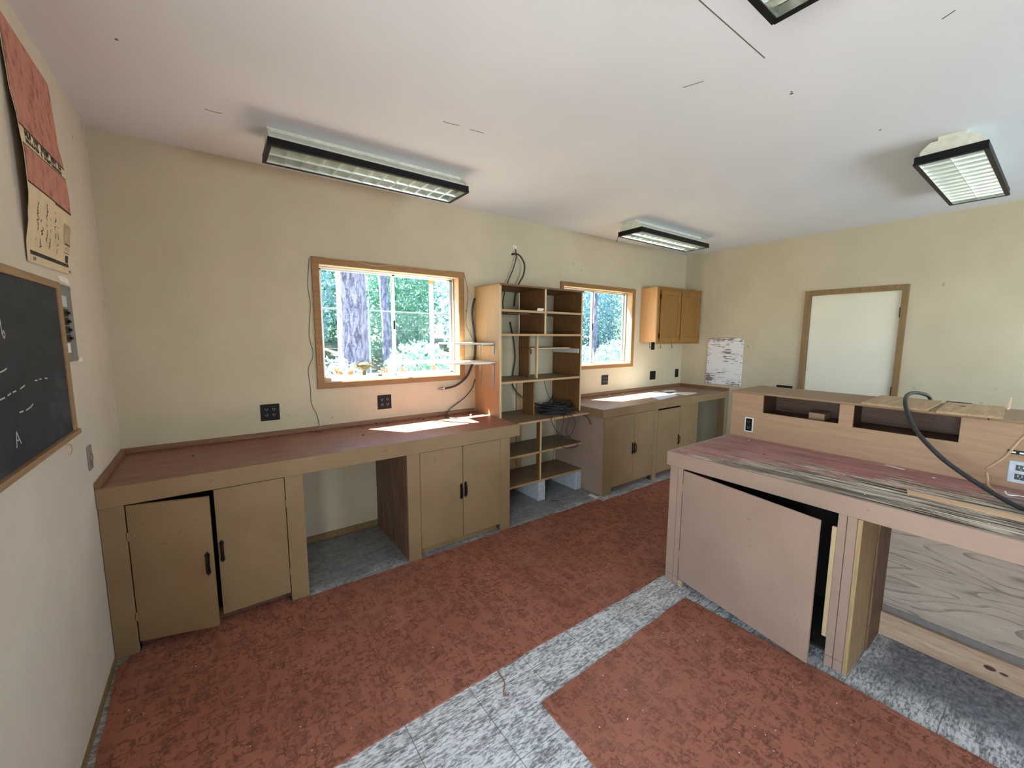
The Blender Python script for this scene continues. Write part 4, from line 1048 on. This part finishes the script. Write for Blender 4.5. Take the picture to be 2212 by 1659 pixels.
tree((2.70, 5.0), .30, .21, 7.5, 'thick rough-barked trunk outside the left window', (2.7, 5.0, 7.6, .6, .6, 1.0), 'leaf_bluegreen', 1)
tree((4.40, 8.0), .13, .09, 7, 'slim straight trunk outside the left window, right of the thick one', (4.4, 8.0, 7.6, .8, .8, .9), 'leaf_green', 2)
tree((12.0, 7.2), .10, .07, 7, 'pale slim trunk outside the right window', (12, 7.2, 7.6, .8, .8, .9), 'leaf_yellow', 3)
tree((1.5, 5.0), .05, .03, 3.2, 'thin mossy leaning stem left of the thick trunk outside', (1.75, 5.0, 2.9, .26, .4, .6), 'leaf_yellow', 4, n=500, size=.05, lean=.3)
kinds = ['leftmost bush of the front row beyond the fence', 'dense blue-green bush behind the thick trunk', 'leafy green bush behind the slim trunk', 'pale blue-green bush behind the white pole',
         'green bush in the gap beside the bookcase, seen through the right window', 'bushy green thicket left of centre in the right window', 'rightmost bush of the front row outdoors']
for k, l_ in enumerate(kinds):
    x, y = -1+3.05*k, 9.2+.3*(k % 2); zz = ground_z(x, y)
    tree((x, y), .09, .05, 2.2, l_, (x, y, zz+2.0, 1.5, 1.1, 2.5), ['leaf_green', 'leaf_bluegreen'][k % 2], 60+k, n=6500, size=.085, name='bush', group='bushes beyond the fence')
for k in range(7):
    x, y = .5+3.05*k, 12.3; zz = ground_z(x, y)
    tree((x, y), .12, .07, 3.2, 'tall leafy bush in the back row of the thicket, %s' % ('furthest left', 'second from the left', 'third from the left', 'in the middle', 'third from the right', 'second from the right', 'furthest right')[k], (x, y, zz+2.6, 1.36, 1.1, 3.2), ['leaf_bluegreen', 'leaf_green'][k % 2], 70+k, n=6500, size=.1, name='bush', group='bushes beyond the fence')
low = [(1.9, 3.6), (4.2, 5.25), (9.1, 5.3), (10.95, 5.3)]
lowk = ['low shrub before the foot of the thick trunk outside', 'low shrub right of the thick trunk, before the slim one', 'low pale shrub in the left half of the right window', 'low pale shrub in the right half of the right window']
for k, ((x, y), l_) in enumerate(zip(low, lowk)):
    zz = ground_z(x, y)
    tree((x, y), .03, .02, .5, l_, (x, y, zz+.5, .84, .6, .7), ['leaf_bluegreen', 'leaf_green'][k % 2], 80+k, n=2200, size=.055, name='shrub', group='low shrubs outside')
t = thing('wire_fence', 'blue-grey wire fence with rails among the trees outside', 'fence', (3, 6.5, 0))
b = B(); b.cyl((-1.5, 6.5, 2.25), (7.5, 6.5, 2.12), .018, 8); b.build('top_rail', 'fence_metal', t)
for x in (.8, 3.5, 6.2):
    B().cyl((x, 6.5, ground_z(x, 6.5)), (x, 6.5, 2.5 if x == 3.5 else 2.25), .022, 8).build('post', 'fence_metal', t)
b = B()
for k in range(9):
    x = 1.0+k*.16
    b.tube([(x, 6.5, 2.2), (x-.75, 6.5, 1.45)], .007, 4, 1)
for z in (1.3, 1.75): b.tube([(-1.5, 6.5, z+.06), (7.5, 6.5, z-.06)], .005, 4, 1)
b.build('wire_mesh', 'fence_metal', t)
t = thing('utility_pole', 'thin pale pole with a red band outside the right pane of the left window', 'pole', (3.47, 3.0, ground_z(3.47, 3)))
B().cyl((3.47, 3, ground_z(3.47, 3)), (3.46, 3, 3.6), .035, 12).build('shaft', 'pole_paint', t, True)
B().cyl((3.464, 3, 2.44), (3.464, 3, 2.62), .038, 12).build('band', 'orange_leaf', t, True)
t = thing('deck_rail', 'weathered pale plank rail outside the left window', 'rail', (3.1, 2.0, ground_z(3, 2)))
B().box(2.35, 4.2, 1.94, 2.06, 1.215, 1.255).build('rail', 'grey_plank', t)
for x in (2.4, 3.4, 4.15): B().box(x-.04, x+.04, 1.96, 2.04, ground_z(x, 2)-.1, 1.215).build('post', 'grey_plank', t)
# ledge and dry leaves just outside the left pane
b = B().box(1.0, 2.45, .152, .36, 1.225, 1.262); single('outer_ledge', b, 'grey_plank', 'pale plank ledge just outside the left window', 'ledge')
rl = random.Random(31)
def dry_leaf(x, y, s_, m_, lab_, tilt):
    b = B(); pts = []
    for k in range(14):
        a = 2*PI*k/14; rad = s_*(1.0 if k % 2 == 0 else .55)
        pts.append((rad*math.cos(a), rad*math.sin(a)*.8))
    c = b.bm.verts.new((0, 0, .012)); ring = [b.bm.verts.new((p[0], p[1], rl.uniform(0, .02))) for p in pts]
    for k in range(14): b.bm.faces.new((c, ring[k], ring[(k+1) % 14]))
    bmesh.ops.transform(b.bm, matrix=Matrix.Translation((x, y, 1.245)) @ Matrix.Rotation(tilt, 4, 'X') @ Matrix.Rotation(rl.uniform(0, 6), 4, 'Z'), verts=b.bm.verts)
    zmin = min(v.co.z for v in b.bm.verts); bmesh.ops.translate(b.bm, verts=b.bm.verts, vec=(0, 0, 1.263-zmin))
    single('dry_leaf', b, m_, lab_, 'leaf', 'dry leaves outside the left window')
for x, s_, m_, l_, tl in ((1.225, .03, 'tan_leaf', 'small brown dry leaf in the lower left corner outside the left window', .9), (1.31, .055, 'orange_leaf', 'large bright orange dry leaf outside the left pane', 1.0), (1.41, .035, 'orange_leaf', 'smaller orange dry leaf between the large one and the moss clump', 1.2),
                      (1.66, .035, 'tan_leaf', 'brown dry leaf right of the moss clump outside', .6), (1.70, .05, 'tan_leaf', 'pale brown dry leaf beside the window meeting rail', 1.0), (1.86, .045, 'tan_leaf', 'tan dry leaf just right of the meeting rail outside', 1.1),
                      (2.08, .03, 'tan_leaf', 'left of two tan leaves low in the right pane', .7), (2.17, .045, 'tan_leaf', 'right of two tan leaves low in the right pane', 1.1)):
    dry_leaf(x, .215, s_, m_, l_, tl)
t = thing('moss_clump', 'brown-green clump of dried moss outside the left pane', 'moss', (1.52, .23, 1.263))
b = B(); rm = random.Random(40)
for k in range(120):
    a, e = rm.uniform(0, 2*PI), rm.uniform(.1, 1.4); r_ = rm.uniform(.05, .10)
    c0 = Vector((1.52, .23, 1.325)); d_ = Vector((math.cos(a)*math.cos(e)*1.15, math.sin(a)*math.cos(e)*.5, math.sin(e)*.7))
    b.tube([c0+d_*.02, c0+d_*r_*.6, c0+d_*r_+Vector((rm.uniform(-.012, .012), 0, -.006))], .003, 4, 2)
b.ball((1.52, .23, 1.335), .05, 2, (1.25, .7, .75)); b.build('tuft', 'moss', t)
B().tube([(1.525, .23, 1.263), (1.525, .23, 1.33)], .016, 8, 1).build('stem', 'moss', t)

# ------------------------------------------------------------------ light
w = bpy.data.worlds.new('World'); sc.world = w; w.use_nodes = True
nt = w.node_tree; nt.nodes.clear()
out = nt.nodes.new('ShaderNodeOutputWorld'); bg = nt.nodes.new('ShaderNodeBackground'); sky = nt.nodes.new('ShaderNodeTexSky')
sky.sky_type = 'NISHITA'; sky.sun_disc = False; sky.sun_elevation = math.radians(59); sky.sun_rotation = math.radians(-35)
nt.links.new(sky.outputs[0], bg.inputs[0]); bg.inputs[1].default_value = .55
nt.links.new(bg.outputs[0], out.inputs[0])
sd = Vector((.76, -1, -2.04)).normalized()
ld = bpy.data.lights.new('sun', 'SUN'); ld.energy = 66.0; ld.angle = .009; ld.color = (1, .96, .90)
lo = link(bpy.data.objects.new('sun', ld)); lo.rotation_euler = sd.to_track_quat('-Z', 'Y').to_euler(); lo.location = (0, 5, 8)
def area(name, loc, d, sx, sy, e, col):
    l = bpy.data.lights.new(name, 'AREA'); l.shape = 'RECTANGLE'; l.size = sx; l.size_y = sy; l.energy = e; l.color = col
    o = link(bpy.data.objects.new(name, l)); o.location = loc; o.rotation_euler = Vector(d).to_track_quat('-Z', 'Z').to_euler(); return o
area('door_daylight', (-.30, -3.39, 1.2), (1, .12, -.2), 1.2, 2.1, 88, (.79, .915, 1.0))
area('front_window_daylight', (4.3, YF-.2, 1.55), (-.12, 1, -.1), 2.55, 1.2, 80, (.80, .92, 1.0))

# ------------------------------------------------------------------ camera
cd = bpy.data.cameras.new('camera'); cam = link(bpy.data.objects.new('camera', cd))
yaw, pitch, roll = 0.631437343, -0.118190463, 0.00437510387
f = Vector((math.sin(yaw)*math.cos(pitch), math.cos(yaw)*math.cos(pitch), math.sin(pitch)))
r0 = Vector((math.cos(yaw), -math.sin(yaw), 0)); u0 = r0.cross(f)
rr = math.cos(roll)*r0+math.sin(roll)*u0; uu = -math.sin(roll)*r0+math.cos(roll)*u0
mw = Matrix(((rr.x, uu.x, -f.x, .49473139), (rr.y, uu.y, -f.y, -3.33834253), (rr.z, uu.z, -f.z, 1.60388038), (0, 0, 0, 1)))
cam.matrix_world = mw
cd.sensor_fit = 'HORIZONTAL'; cd.sensor_width = 36; cd.lens = 878.256925/2212*36; cd.clip_start = .02; cd.clip_end = 200
sc.camera = cam
sc.view_settings.view_transform = 'Standard'; sc.view_settings.look = 'None'; sc.view_settings.gamma = 1; sc.view_settings.exposure = 0.55
sc.view_settings.use_curve_mapping = False
cy = sc.cycles
cy.use_denoising = True; cy.max_bounces = 8; cy.diffuse_bounces = 4; cy.use_adaptive_sampling = True; cy.adaptive_threshold = .02; cy.transparent_max_bounces = 12
cy.sample_clamp_indirect = 6; cy.caustics_reflective = False; cy.caustics_refractive = False
